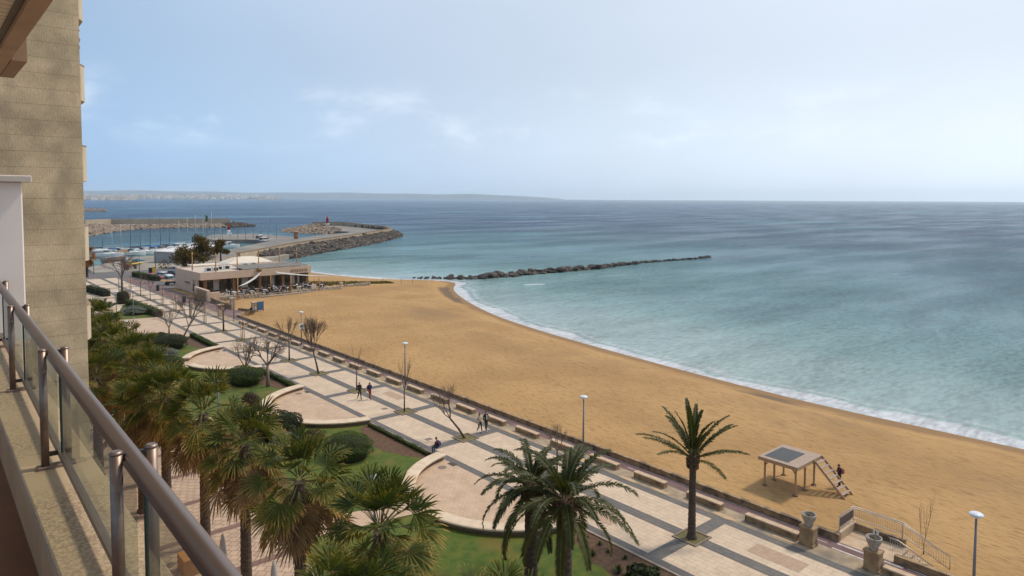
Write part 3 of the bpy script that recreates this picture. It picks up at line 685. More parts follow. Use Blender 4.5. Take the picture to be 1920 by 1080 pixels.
BL = {0: 'stone bench behind the slim palm growing from the paving', 1: 'stone bench on the verge right of the big feather palms', 2: 'stone bench beside the tall lamp post, partly behind the feather palm fronds',
      3: 'stone bench with a leafless sapling in front, just beyond the feather palms', 4: 'stone bench between the walking couple and the feather palms', 5: 'stone bench directly behind the walking couple in black',
      6: 'stone bench behind the crown of the leaning bare tree', 7: 'stone bench seen through twigs of the leaning bare tree', 8: 'stone bench just right of the second lamp post', 9: 'stone bench at the foot of the second lamp post'}
g0 = None
for i, (yt, L) in enumerate(BENCH):
    lab = BL.get(i, 'stone bench, %s along the sea wall counted from the stone planter' % nth[i + 1])
    if g0 is None:
        g0 = thing('stone_bench', lab, 'bench', (39.24, yt - L, 0), 0, 'stone block benches along the sea wall')
        bb, cc = bench_mesh(2.75); bb.build('base', sandst, g0); cc.build('seat', sandtop, g0); o = g0
    else: o = dup(g0, (39.24, yt - L, 0), label=lab)
    o.scale = (1, L / 2.75, 1)
t = thing('stone_bench', 'longest stone bench, joined to the stone pedestal with the bowl planter', 'bench', (39.24, 18.9, 0), 0, 'stone block benches along the sea wall')
bb, cc = bench_mesh(3.45); bb.build('base', sandst, t); cc.build('seat', sandtop, t)
t = thing('stone_bench', 'stone bench leading out of the bottom edge past the second pedestal', 'bench', (39.24, 10.2, 0), 0, 'stone block benches along the sea wall')
bb, cc = bench_mesh(3.9); bb.build('base', sandst, t); cc.build('seat', sandtop, t)

# pedestals and bowls
def pedestal(x, y, lab):
    t = thing('stone_pedestal', lab, 'pedestal', (x, y, 0), 0, 'stone pedestals at the beach steps')
    MB().bbox(-.36, .36, -.44, .44, 0, .16, .02).build('plinth', sandst, t)
    MB().bbox(-.32, .32, -.40, .40, .16, 1.05, .02).build('shaft', sandst, t)
    MB().bbox(-.37, .37, -.45, .45, 1.05, 1.17, .03).build('cap', sandst, t)
bowlM = M('weathered_bowl', (.36, .32, .26), (.22, .19, .15), 4, .9, .01, 20, c3=(.10, .08, .06), s3=1.5)
def bowl(x, y, lab):
    t = thing('stone_bowl', lab, 'planter', (x, y, 1.17), 0, 'stone bowl planters on the pedestals')
    pr = [(.24, 0), (.25, .05), (.22, .09), (.27, .2), (.37, .42), (.415, .60), (.42, .66), (.41, .69), (.37, .69), (.35, .66), (.33, .55), (.2, .48), (.02, .47)]
    MB().lathe(pr, sides=28).build('bowl', bowlM, t)
    rb = random.Random(int(x * 10 + y * 7)); s = MB()
    for k in range(26): s.blob((rb.uniform(-.25, .25), rb.uniform(-.25, .25), .52 + rb.uniform(0, .04)), (.07, .06, .04), 0, 1, .3, rb)
    s.build('dead_plants', M('dry_plants', (.13, .085, .05), (.05, .035, .025), 8, .95), t)
pedestal(39.37, 18.3, 'worn stone pedestal at the end of the long bench'); bowl(39.37, 18.3, 'stone bowl planter on the pedestal at the end of the long bench')
pedestal(39.37, 14.65, 'worn stone pedestal right in front of the beach steps rail'); bowl(39.37, 14.65, 'stone bowl planter on the pedestal in front of the beach steps rail')

# beach steps with rail
t = thing('beach_steps', 'sandstone landing with low walls and steps down to the sand', 'steps', (42.3, 15.8, 0))
pv = M('landing_paving', (.50, .37, .25), (.42, .30, .20), 2, .9, .005, 20)
loc(MB().box(41.36, 43.3, 14.2, 17.25, -.9, .0).box(41.06, 41.36, 14.21, 17.24, -.9, -.001), t).build('landing', pv, t)
loc(MB().bbox(41.36, 43.6, 17.26, 17.54, -.9, .48, .02), t).build('end_wall', sandtop, t)
loc(MB().bbox(43.31, 43.59, 14.4, 17.255, -.9, .45, .02), t).build('side_wall', sandst, t)
for k in range(5):
    loc(MB().bbox(41.7, 43.3, 14.2 - .34 * (k + 1), 14.2 - .34 * k - .002, -.95, -.14 * (k + 1), .01), t).build('step', pv, t)
railM = M('galvanised_rail', (.50, .47, .43), (.38, .35, .32), 8, .4, metal=.7)
t = thing('step_railing', 'metal railing with thin balusters round the landing and down the beach steps', 'railing', (43.4, 15.8, 0))
A, B_, C_, D_ = (41.42, 17.40), (43.45, 17.40), (43.45, 14.6), (43.45, 12.1)
zt = lambda y: 1.42 if y >= 14.6 else 1.42 - (14.6 - y) * .44
for hh, nm in ((0, 'top_rail'), (-.72, 'lower_rail')):
    loc(MB().tube([(*A, 1.42 + hh), (*B_, 1.42 + hh), (*C_, zt(14.6) + hh), (D_[0], D_[1], zt(D_[1]) + hh)], .028, 8), t).build(nm, railM, t)
loc(MB().tube([(A[0], A[1] - .08, 1.36), (B_[0] - .08, B_[1] - .08, 1.36), (C_[0] - .08, C_[1], 1.36), (C_[0] - .08, 12.7, zt(12.7) - .06)], .02, 8), t).build('inner_handrail', railM, t)
loc(MB().tube([(D_[0], D_[1], zt(D_[1])), (D_[0], D_[1], zt(D_[1]) - .72)], .026, 8), t).build('end_rail', railM, t)
bal = MB(); y = 17.3
while y > 12.2: bal.tube([(43.45, y, zt(y) - .72), (43.45, y, zt(y) - .02)], .009, 5); y -= .125
x = 41.5
loc(bal, t).build('balusters', railM, t); t.children[-1]['kind'] = 'part' if False else 'stuff'
loc(MB().box(41.5, 43.35, 17.39, 17.41, .74, 1.30), t).build('infill_panel', M('dark_mesh_panel', (.10, .075, .055), rough=.7), t)
for p in ((41.44, 17.4), (43.45, 17.4), (43.45, 14.6)): loc(MB().tube([(*p, .40), (*p, 1.42)], .026, 8), t).build('post', railM, t)
t = thing('short_stair_rail', 'second shorter metal rail on the wall side of the beach steps', 'railing', (41.8, 13.4, 0))
loc(MB().tube([(41.62, 14.7, 1.1), (41.62, 14.2, 1.1), (41.62, 12.4, .34)], .026, 8).tube([(41.74, 14.7, 1.0), (41.74, 14.2, 1.0), (41.74, 12.4, .25)], .02, 8), t).build('handrail', railM, t)
bal = MB(); y = 14.6
while y > 12.5: z = 1.08 if y > 14.2 else 1.08 - (14.2 - y) * .42; bal.tube([(41.62, y, -.3), (41.62, y, z)], .009, 5); y -= .13
loc(bal, t).build('balusters', railM, t)
t = thing('wall_sign', 'small white pictogram sign on the landing wall', 'sign', (43.29, 16.0, .3))
MB().box(-.012, 0, -.17, .17, -.17, .17).build('plate', white, t)
MB().box(-.016, -.0125, -.02, .05, -.08, .07).lathe([(.03, 0), (.03, .05)], (-.016, .02, .08), 8).build('pictogram', blackm, t)

# lamps -----------------------------------------------------------
def make_lamp(label, loc_, rot=0):
    t = thing('street_lamp', label, 'street lamp', loc_, rot, 'tall promenade lamp posts')
    MB().lathe([(.2, 0), (.2, .03), (.11, .05), (.105, .35)], sides=14).build('base', lampgrey, t)
    MB().tube([(0, 0, .3), (0, 0, 4.62)], [.085, .05], 12).build('pole', lampgrey, t)
    h = MB().lathe([(.02, -.14), (.10, -.12), (.26, -.07), (.325, -.01), (.33, .02), (.28, .075), (.16, .115), (.01, .13)], (0, 0, 4.82), 20).build('lamp_head', lamphead, t)
    MB().lathe([(.045, -.20), (.04, -.12)], (0, 0, 4.82), 10).build('neck', lamphead, h)
    return t
L0 = make_lamp('tall lamp post near the picture corner, standing by the sand', (39.35, 9.9, 0))
for y, lab in ((36.45, 'tall lamp post rising beside the feather palm on the verge'), (62.6, 'tall lamp post between stone benches above the walking pair'), (88.9, 'lamp post carrying a small white sign, near the bushy bare tree'), (115.2, 'lamp post by the stone gate at the beach entrance')):
    dup(L0, (39.35, y, 0), label=lab)
for x, y, lab in ((18.95, 59.6, 'white lamp head over the lawn behind the fan palms'), (18.9, 33.3, 'white lamp head on the grass in front of the round clipped bush'), (19.6, 96.0, 'pale lamp post among the far fan palms'), (24.6, 127.5, 'thin lamp post at the corner of the triangular bed'), (27.2, 128.0, 'dark lamp post behind the triangular flower bed'), (33.4, 170, 'far lamp post on the promenade by the road')):
    dup(L0, (x, y, 0), label=lab)
t = thing('lamp_sign', 'small square white sign fixed half way up the lamp post', 'sign', (39.35, 88.9, 2.9))
MB().box(-.36, .36, -.13, -.10, -.38, .38).build('plate', white, t)
MB().box(-.2, -.02, -.135, -.131, -.1, .15).box(.05, .2, -.135, -.131, -.05, .2).build('pictogram', blackm, t)
# litter bins
binM = M('bin_dark', (.03, .035, .04), rough=.5)
for x, y, lab in ((38.95, 141.6, 'dark litter bin on the grey edge strip near the restaurant'), (39.5, 163, 'small dark litter bin beyond the restaurant corner')):
    t = thing('litter_bin', lab, 'bin', (x, y, 0), 0, 'litter bins')
    MB().bbox(-.27, .27, -.27, .27, .08, 1.15, .04).build('body', binM, t); MB().bbox(-.3, .3, -.3, .3, 1.15, 1.3, .04).build('lid', binM, t)

# curved plaza benches ---------------------------------------------
curbt = M('curved_bench_top', (.60, .485, .365), (.52, .41, .30), 1.6, .85, .006, 14, c3=(.50, .36, .22), s3=.8)
def curved(cx, cy, r0, r1, a0, a1, lab, n=26):
    t = thing('curved_bench', lab, 'bench', (cx, cy, 0), 0, 'curved stone benches around the plazas')
    def sec(a, prof): return [((r) * math.cos(rad(a)), (r) * math.sin(rad(a)), z) for r, z in prof]
    A = [a0 + (a1 - a0) * i / n for i in range(n + 1)]
    MB().rings([sec(a, [(r0 + .22, 0), (r1 - .22, 0), (r1 - .22, .30), (r0 + .22, .30)]) for a in A]).build('base', M('bench_base', (.20, .13, .085), (.14, .09, .06), 3, .9), t)
    MB().rings([sec(a, [(r0 + .05, .301), (r1 - .05, .301), (r1, .36), (r1, .44), (r1 - .08, .48), (r0 + .08, .48), (r0, .44), (r0, .36)]) for a in A], smooth=False).build('seat', curbt, t)
    return t
names = ['nearest plaza', 'middle plaza', 'farthest plaza', 'plaza below the picture']
for i, (cx, cy) in enumerate(PLAZAS[:3]):
    lab = ['beside the feather palms', 'beyond the round clipped bush', 'nearest the restaurant'][i]
    curved(cx, cy, 6.75, 7.75, 98, 158, 'short curved bench on the far side of the plaza ' + lab)
    curved(cx, cy, 6.75, 7.75, 187, 262, 'long curved bench on the near side of the plaza ' + lab)
# drain covers
dc = M('drain_cover', (.07, .05, .04), rough=.8); dl = M('manhole_cover', (.20, .15, .12), rough=.8)
for i, (cx, cy) in enumerate(PLAZAS[:3]):
    w = ['the nearest plaza', 'the middle plaza', 'the farthest plaza'][i]
    t = MB().box(-.22, .22, -.38, .38, 0, .012).build('drain_grate', dc, loc=(cx - 1.05, cy + 5.7, .03)); tag(t, 'dark rectangular drain grate set in ' + w, 'drain cover', 'drain grates')
    t = MB().lathe([(.33, 0), (.33, .012)], sides=20).build('manhole_cover', dl, loc=(cx - 2.0, cy + 5.7, .03)); tag(t, 'round grey manhole cover set in ' + w, 'manhole cover', 'manhole covers')
for x, y, w in ((32.3, 47.7, 'by the seated visitor'), (33.8, 57.5, 'before the slim sapling')):
    t = MB().box(-.3, .3, -.25, .25, 0, .008).build('service_cover', dl, loc=(x, y, .006)); tag(t, 'worn square service cover in the paving ' + w, 'manhole cover', 'manhole covers')
# tree pits
pitsoil = M('pit_soil', (.15, .11, .055), (.10, .095, .03), 2.5, .95, .03, 20)
for y in PITS:
    b = MB().sheet([(34.12, y - .72), (35.58, y - .72), (35.58, y + .72), (34.12, y + .72)], .026)
    struct(b.build('tree_pit', pitsoil))
    kb = MB()
    for (x0, x1, y0, y1) in ((34.0, 34.12, y - .84, y + .84), (35.58, 35.7, y - .84, y + .84), (34.12, 35.58, y - .84, y - .72), (34.12, 35.58, y + .72, y + .84)): kb.box(x0, x1, y0, y1, -.02, .07)
    struct(kb.build('tree_pit_kerb', M('pit_kerb', (.22, .17, .12), rough=.9)))

# playhouse on the sand -----------------------------------------------
SZ = -.62
t = thing('beach_shelter', 'wooden raised shelter on six posts with a dark roof panel, standing on the sand', 'shelter', (48, 24, SZ))
pw = M('shelter_wood', (.40, .26, .15), (.33, .21, .12), 5, .7, .003, 20, stretch=(1, 1, .3)); pt = M('shelter_top', (.34, .255, .20), (.30, .22, .17), 4, .8, .003, 20)
zp = 1.52
def pl(b): return loc(b, t)
for px_ in (46.75, 48.15, 49.6):
    for py_ in (22.75, 25.1):
        p = pl(MB().box(px_ - .055, px_ + .055, py_ - .055, py_ + .055, SZ - .1, zp - .16)).build('post', pw, t)
        pl(MB().lathe([(.2, -.05), (.17, .03), (.06, .06)], (px_, py_, SZ), 10)).build('foot', M('shelter_foot', (.16, .10, .07), rough=.9), p)
        s = 1 if py_ < 24 else -1
        pl(MB().beam((px_, py_, zp - .65), (px_, py_ + s * .36, zp - .2), .06, .07)).build('brace', pw, p)
pl(MB().box(46.4, 50.0, 22.42, 22.50, zp - .2, zp - .002).box(46.4, 50.0, 25.35, 25.43, zp - .2, zp - .002).box(46.32, 46.4, 22.42, 25.43, zp - .2, zp - .002).box(50.0, 50.08, 22.42, 25.43, zp - .2, zp - .002)).build('frame', pw, t)
pl(MB().box(46.32, 50.08, 22.42, 25.43, zp, zp + .05)).build('deck', pt, t)
gr = tiles('roof_panel_grid', (.055, .06, .066), (.045, .05, .056), (.03, .033, .036), .12, .12, .014, rough=.6, offset=0)
pl(MB().box(46.75, 49.35, 23.35, 25.15, zp + .052, zp + .066)).build('dark_panel', gr, t)
t = thing('wooden_ladder', 'slanting wooden ladder of broad treads leaning from the shelter to the sand', 'ladder', (49.5, 21.5, SZ))
for x in (48.75, 50.0): loc(MB().beam((x, 22.4, zp + .0), (x, 20.15, SZ - .03), .06, .16), t).build('stringer', pw, t)
for k in range(7):
    f = (k + .6) / 7.4; y = 22.4 + (20.15 - 22.4) * f; z = zp + (SZ - zp) * f
    loc(MB().box(48.79, 49.96, y - .13, y + .13, z - .02, z + .02), t).build('tread', pt, t)

# ================================================================== VEGETATION
fanM = leafmat('fan_palm_leaf', (.034, .054, .006), (.115, .115, .018), (.46, .28, .07), .6)
dryM = leafmat('dry_palm_leaf', (.14, .09, .04), (.20, .125, .055), (.26, .17, .08), .8)
petM = M('palm_stalk', (.16, .15, .05), (.12, .09, .035), 3, .6)
canM = leafmat('feather_palm_leaf', (.028, .040, .007), (.080, .080, .016), (.34, .21, .06), .5)

def fan_leaf(b, o, az, el, pl_, R_, age, rng, droop):
    d = Vector((math.cos(az) * math.cos(el), math.sin(az) * math.cos(el), math.sin(el)))
    tip = o + d * pl_ + Vector((0, 0, -1)) * droop * pl_ * .30 * math.cos(el)
    mid = (o + tip) / 2 + Vector((0, 0, .07 * pl_ * math.cos(el)))
    d2 = (tip - mid).normalized()
    s = d2.cross(Vector((0, 0, 1))); s = s.normalized() if s.length > .1 else Vector((-math.sin(az), math.cos(az), 0))
    n = s.cross(d2).normalized()
    roll = rng.gauss(0, .55); s, n = s * math.cos(roll) + n * math.sin(roll), n * math.cos(roll) - s * math.sin(roll)
    w = .024
    for q in (s, n):
        b.add([o - q * w, o + q * w, mid - q * w * .7, mid + q * w * .7, tip - q * w * .5, tip + q * w * .5], [(0, 1, 3, 2), (2, 3, 5, 4)], 1, age=[age * .3] * 6)
    N = 22; sp = rad(rng.uniform(88, 120)); vee = rng.uniform(.15, .65); stiff = rng.uniform(.15, .9)
    tn = age + rng.uniform(-.12, .18)
    for i in range(N):
        a = -sp + 2 * sp * (i + .5) / N + rng.uniform(-.035, .035)
        L = R_ * (1 - .32 * (abs(a) / sp) ** 2) * rng.uniform(.84, 1.08)
        q = d2 * math.cos(a) + s * math.sin(a) + n * (vee * abs(math.sin(a)) - .12) + n * rng.uniform(-.05, .05) * (2 if i % 2 else 1); q.normalize()
        side = q.cross(n).normalized(); hw = L * sp / N * .50 * .92
        m1 = tip + q * L * .50 + Vector((0, 0, -1)) * L * .02
        g = droop * stiff * rng.uniform(.5, 1.5)
        m2 = tip + q * L * .78 + Vector((0, 0, -1)) * L * (.04 + .12 * g)
        e = tip + q * L * 1.0 + Vector((0, 0, -1)) * L * (.07 + .34 * g)
        fold = n * hw * .6 * (1 if i % 2 else -1)
        c = tn + rng.uniform(-.10, .10)
        b.add([tip, m1 - side * hw - fold, m1 + side * hw + fold, m2 - side * hw * .72, m2 + side * hw * .72, e], [(0, 1, 2), (1, 3, 4, 2), (3, 5, 4)], 0,
              age=[c - .15, c, c + .06, c + .22, c + .22, min(1.1, c + .85)])

def fan_palm_meshes(seed, n=38, R_=1.16):
    rng = random.Random(seed); b = MB()
    for i in range(n):
        t = (i + .5) / n; el = rad(88 - 118 * t ** .9 + rng.uniform(-13, 13)); az = i * 2.39996 + rng.uniform(-.4, .4)
        age = .0 + .36 * t ** 1.6 + rng.uniform(-.06, .14)
        fan_leaf(b, Vector((math.cos(az), math.sin(az), 0)) * .12 + Vector((0, 0, .35 - .5 * t)), az, el, (.75 if t < .15 else 1.28) * rng.uniform(.85, 1.25), R_ * rng.uniform(.85, 1.1) * (.85 if t < .12 else 1), age, rng, .15 + .85 * t)
    s = MB()
    for i in range(46):
        az = i * 2.39996 + rng.uniform(-.3, .3); el = rad(rng.uniform(-87, -32))
        fan_leaf(s, Vector((math.cos(az) * .15, math.sin(az) * .15, -.3)), az, el, rng.uniform(.7, 2.1), 1.15, rng.uniform(.1, .8), rng, .9)
    return b, s
def palm_trunk(h, r0, r1, rings=.0, seed=0, sides=14, lean=(0, 0)):
    rng = random.Random(seed); pts, rr = [], []
    n = int(h / .16)
    for k in range(n + 1):
        z = h * k / n; t = k / n
        pts.append((lean[0] * t * t, lean[1] * t * t, z)); rr.append((r0 + (r1 - r0) * t ** .6) * (1 + (.06 if k % 2 else -.02)) * (1.35 if k == 0 else 1.15 if k == 1 else 1))
    return MB().tube(pts, rr, sides, smooth=False)
FANS = []
variants = []
FP = [(12.4, 28.4, 8.0, 'big fan palm at the centre of the row, its whole crown in view'), (12.3, 34.8, 7.9, 'fan palm crown just behind the centre one, above the handrail'), (12.3, 41.4, 7.9, 'fan palm third from the nearest complete crown along the row'),
      (12.9, 22.3, 7.9, 'fan palm before the round plaza opening with wide upright fans'), (11.7, 47.2, 7.7, 'fan palm between the handrail and the white lamp head'), (11.9, 53.2, 7.8, 'fan palm in the middle distance in front of the grey green shrub'),
      (12.3, 59.8, 7.8, 'fan palm rising just beside the pale lamp post'), (12.8, 66.2, 7.7, 'fan palm standing left of the pale lamp post, close to the building corner'), (13.2, 74.5, 7.5, 'fan palm next to the beige building corner'),
      (15.0, 86, 7.2, 'last fan palm of the row, lying against the open paving'), (13.9, 16.7, 6.3, 'fan palm cut by the bottom edge in front of the feather palm trunks'), (10.6, 20.2, 6.9, 'fan palm cut by the bottom edge beside the central one'), (9.6, 57, 7.4, 'fan palm of the inner row closest to the beige building wall'), (9.9, 66, 7.3, 'fan palm of the inner row touching the lowest curved balcony'), (11.2, 76, 7.3, 'fan palm of the inner row farther back by the building'), (10.6, 48.5, 7.0, 'fan palm of the inner row just above the handrail'), (15.4, 95, 6.6, 'small far fan palm at the edge of the open paving')]
for i, (x, y, z, lab) in enumerate(FP):
    rz = random.Random(i + 40); sc = .98 + rz.uniform(0, .2)
    if i < 4:
        t = thing('fan_palm', lab, 'palm tree', (x, y, 0), rz.uniform(0, 6), 'row of fan palms along the street')
        b, s = fan_palm_meshes(i * 13 + 1)
        b.v = [(p[0], p[1], p[2] + z) for p in b.v]; s.v = [(p[0], p[1], p[2] + z) for p in s.v]
        palm_trunk(z - .1, .30, .23, seed=i).build('trunk', palmbark, t)
        b.build('crown', [fanM, petM], t, age=True); s.build('dry_skirt', [dryM, petM], t, age=True)
        variants.append((t, z))
    else:
        src, zs = variants[(i * 3 + 1) % 4]
        o = dup(src, (x, y, z - zs), rot=rz.uniform(0, 6), label=lab, scale=1.0)
        for ch in o.children:
            if ch.name.startswith('trunk'): pass
        o.location.z = 0; o.scale = (sc, sc, z / zs)
# rust brown palm by the road
t = thing('fan_palm', 'distant fan palm with rusty brown leaves beyond the building corner', 'palm tree', (32.6, 202, 0))
b, s_ = fan_palm_meshes(99, 36, 1.3); b.v = [(p[0], p[1], p[2] + 5.6) for p in b.v]
s_.v = [(p[0], p[1], p[2] + 5.6) for p in s_.v]; rustM = leafmat('rusty_palm_leaf', (.16, .07, .02), (.30, .13, .04), (.40, .20, .06), .8)
palm_trunk(5.5, .30, .23, seed=9).build('trunk', palmbark, t); b.build('crown', [rustM, petM], t, age=True); s_.build('dry_skirt', [rustM, petM], t, age=True)

def frond(b, o, az, el, L, bend, rng, age, nl=44, lw=.42, seg=12, fw=.55):
    """pinnate frond: rachis curve + paired leaflets"""
    pts = []; p = Vector(o); e = el; st = L / seg
    for k in range(seg + 1):
        pts.append(p.copy()); d = Vector((math.cos(az) * math.cos(e), math.sin(az) * math.cos(e), math.sin(e))); p = p + d * st; e -= bend / seg * (0.5 + 1.0 * k / seg)
    b.tube(pts, [.035 * (1 - .85 * k / seg) + .004 for k in range(seg + 1)], 4, 1, cap=False)
    for k in range(nl):
        f = .10 + .88 * k / nl; x = f * seg; i0 = min(int(x), seg - 1); q = pts[i0].lerp(pts[i0 + 1], x - i0); d = (pts[i0 + 1] - pts[i0]).normalized()
        s = d.cross(Vector((0, 0, 1))); s = s.normalized() if s.length > .05 else Vector((-math.sin(az), math.cos(az), 0)); n = s.cross(d).normalized()
        ll = lw * math.sin(math.pi * (.16 + .80 * f)) ** .6 * rng.uniform(.85, 1.1)
        for sg in (-1, 1):
            v = (s * sg * .82 + d * fw + n * rng.uniform(.0, .5)).normalized()
            e1 = q + v * ll * .55; e2 = q + v * ll + Vector((0, 0, -1)) * ll * rng.uniform(.08, .35)
            wd_ = d * .036
            a = age + rng.uniform(-.1, .1)
            b.add([q - wd_ * .7, q + wd_ * .7, e1 + wd_, e1 - wd_, e2], [(0, 1, 2, 3), (3, 2, 4)], 0, age=[a - .05, a - .05, a, a, min(1, a + .35)])
def feather_palm(lab, loc_, h, r, n, L, seed, el_hi=80, el_lo=-35, bend=1.5, lw=.42, tr=(.34, .30), boss=True, nl=46, fw=.55):
    rng = random.Random(seed)
    t = thing('feather_palm', lab, 'palm tree', loc_, 0, None)
    palm_trunk(h, tr[0], tr[1], seed=seed, sides=16).build('trunk', palmbark, t)
    c = MB()
    for i in range(n):
        q = (i + .5) / n; el = rad(el_hi + (el_lo - el_hi) * q + rng.uniform(-7, 7)); az = i * 2.39996 + rng.uniform(-.25, .25)
        frond(c, (math.cos(az) * r * .6, math.sin(az) * r * .6, h + .25 - .35 * q), az, el, L * rng.uniform(.85, 1.08) * (.8 if q < .12 else 1), bend * rng.uniform(.75, 1.2), rng, .08 + .35 * q ** 2, nl=nl, lw=lw, fw=fw)
    c.build('crown', [canM, petM], t, age=True)
    if boss:
        s = MB()
        for k in range(90):
            a = rng.random() * 6.283; z = rng.uniform(-.75, .15); rr = tr[1] * (1.15 + .35 * math.cos((z + .2) * 2))
            p = Vector((math.cos(a) * rr, math.sin(a) * rr, h + z)); s.beam(p, p + Vector((math.cos(a) * .12, math.sin(a) * .12, .16)), .09, .05)
        s.lathe([(tr[1] * 1.0, -.85), (tr[1] * 1.45, -.4), (tr[1] * 1.5, 0), (tr[1] * .9, .35)], (0, 0, h), 12)
        s.build('leaf_bases', M('leaf_base_stubs', (.17, .10, .055), (.07, .045, .03), 6, .95, .02, 15), t)
    return t
feather_palm('stout feather palm in front, with scaly leaf bases and a heavy crown', (23.55, 23.0, 0), 5.6, .3, 34, 3.75, 5, 80, -30, 1.55, .44, (.40, .36), nl=72, fw=.7)
feather_palm('stout feather palm behind its twin, mostly hidden, with a paler trunk', (24.1, 26.0, 0), 5.2, .3, 27, 3.6, 8, 74, -30, 1.55, .42, (.36, .33), nl=72, fw=.7)
feather_palm('slim feather palm with a spiky upright crown growing from a square paving pit', (34.75, 23.25, 0), 4.95, .2, 21, 3.75, 26, 90, 12, .75, .40, (.25, .19), nl=72, fw=1.1)

# leafless trees
def bare_tree(name, lab, loc_, h, r, seed, spread=.7, levels=5, lean=(0, 0), up=.35, kids=3, trunk_f=.42, group='leafless promenade trees', mat=None, flat=0, len_f=.72):
    rng = random.Random(seed); t = thing(name, lab, 'tree', loc_, 0, group)
    tb, cb = MB(), MB()
    top = Vector((lean[0], lean[1], h * trunk_f))
    mid = Vector((lean[0] * .45, lean[1] * .45, h * trunk_f * .5))
    tb.tube([(0, 0, -.05), mid, top], [r * 1.25, r, r * .85], 7)
    def grow(p, d, L, rr, lv):
        if lv == 0 or L < .08: return
        q = p + d * L * .5 + Vector((rng.uniform(-1, 1), rng.uniform(-1, 1), rng.uniform(-.3, .6))) * L * .08
        e = q + (d + Vector((0, 0, up * .35 * (1 - flat)))).normalized() * L * .5
        cb.tube([p, q, e], [rr, rr * .82, rr * .62], 5 if lv > 3 else 3, cap=False)
        nk = kids if lv > 1 else 2
        for k in range(nk + (1 if rng.random() < .4 else 0)):
            a = rng.random() * 6.283; s = d.cross(Vector((math.cos(a), math.sin(a), .3))).normalized()
            nd = (d + s * rng.uniform(.35, 1.0) * spread + Vector((0, 0, up * rng.uniform(0, .5) * (1 - flat)))).normalized()
            if flat: nd.z *= (1 - .55 * flat); nd.normalize()
            st = p.lerp(e, rng.uniform(.5, 1)) if k else e
            grow(st, nd, L * len_f * rng.uniform(.75, 1.15), max(rr * .55, .006), lv - 1)
    dl = (top - mid).normalized()
    for k in range(kids + 1):
        a = k * 2.4 + rng.random(); nd = (dl * .8 + Vector((math.cos(a), math.sin(a), .3 + up)) * spread).normalized()
        grow(top, nd, h * (1 - trunk_f) * .42, r * .55, levels)
    tb.build('trunk', mat or bark, t); cb.build('branches', twig, t)
    return t
bare_tree('bare_tree', 'spreading leafless tree on the lawn with a thick trunk lit along one side', (28.2, 72.4, 0), 5.9, .17, 3, .95, 6, kids=3, up=.15, trunk_f=.40, mat=M('pale_bark', (.26, .19, .14), (.16, .115, .085), 4, .9, .01, 20), flat=.35)
bare_tree('bare_tree', 'low bushy leafless tree on the lawn beside the clipped bush', (28.1, 78.8, 0), 4.6, .13, 9, .8, 5, kids=3, up=.5, trunk_f=.2)
bare_tree('bare_tree', 'leafless tree with a dense upright crown of fine twigs near the sea wall', (34.8, 74.0, 0), 6.1, .10, 12, .5, 5, kids=4, up=.8, trunk_f=.42, lean=(-.45, .35))
bare_tree('bare_tree', 'small leafless sapling behind the spreading tree in a paving pit', (34.9, 82.5, 0), 5.2, .09, 15, .55, 5, kids=3, up=.6, trunk_f=.42)
bare_tree('bare_tree', 'slim leafless sapling with few long shoots behind the walking pair', (34.85, 65.0, 0), 4.9, .06, 18, .30, 3, kids=2, up=1.1, trunk_f=.42)
bare_tree('bare_tree', 'slim leafless sapling with long thin shoots, in the pit below the second lamp', (34.8, 55.5, 0), 5.0, .065, 21, .36, 4, kids=2, up=1.2, trunk_f=.40)
bare_tree('bare_tree', 'leaning leafless tree in a square pit next to the walking couple', (34.8, 45.9, 0), 4.5, .09, 24, .75, 5, kids=3, up=.6, trunk_f=.40, lean=(-1.15, .55))
bare_tree('bare_tree', 'leafless sapling rising behind the feather palm crown', (34.8, 34.8, 0), 4.0, .06, 27, .6, 4, kids=3, up=.6, trunk_f=.5)
bare_tree('bare_tree', 'leafless tree leaning towards the sea over the round hedge', (27.3, 101.4, 0), 6.2, .12, 30, .65, 6, kids=3, up=.55, trunk_f=.38, lean=(1.2, .2))
bare_tree('bare_tree', 'umbrella shaped leafless tree on the far promenade', (35.1, 107.4, 0), 4.5, .12, 33, 1.0, 6, kids=3, up=.05, trunk_f=.66, flat=.7)
bare_tree('bare_tree', 'second umbrella shaped leafless tree farther along the promenade', (34.9, 123.6, 0), 4.6, .11, 36, 1.0, 5, kids=3, up=.05, trunk_f=.62, flat=.7)
bare_tree('bare_tree', 'small twisted leafless tree on the open paving behind the bending person', (28.2, 110.5, 0), 4.0, .10, 39, .9, 5, kids=3, up=.5, trunk_f=.22)
bare_tree('bare_tree', 'big leafless tree with a wide crown at the road end of the promenade', (32.0, 160, 0), 8.6, .22, 42, .85, 6, kids=3, up=.35, trunk_f=.42)
bare_tree('bare_tree', 'thin leafless tree beside the far lamp on the promenade', (34.6, 148.5, 0), 4.6, .06, 45, .7, 4, kids=3, up=.5, trunk_f=.5)
bare_tree('bare_tree', 'thin leafless tree in the farthest row of paving pits', (34.8, 157.0, 0), 4.6, .07, 48, .8, 4, kids=3, up=.3, trunk_f=.55)
bare_tree('bare_tree', 'leafless shoots growing beside the beach steps', (44.6, 13.8, -.5), 3.4, .03, 51, .25, 3, kids=2, up=1.2, trunk_f=.12, group=None)
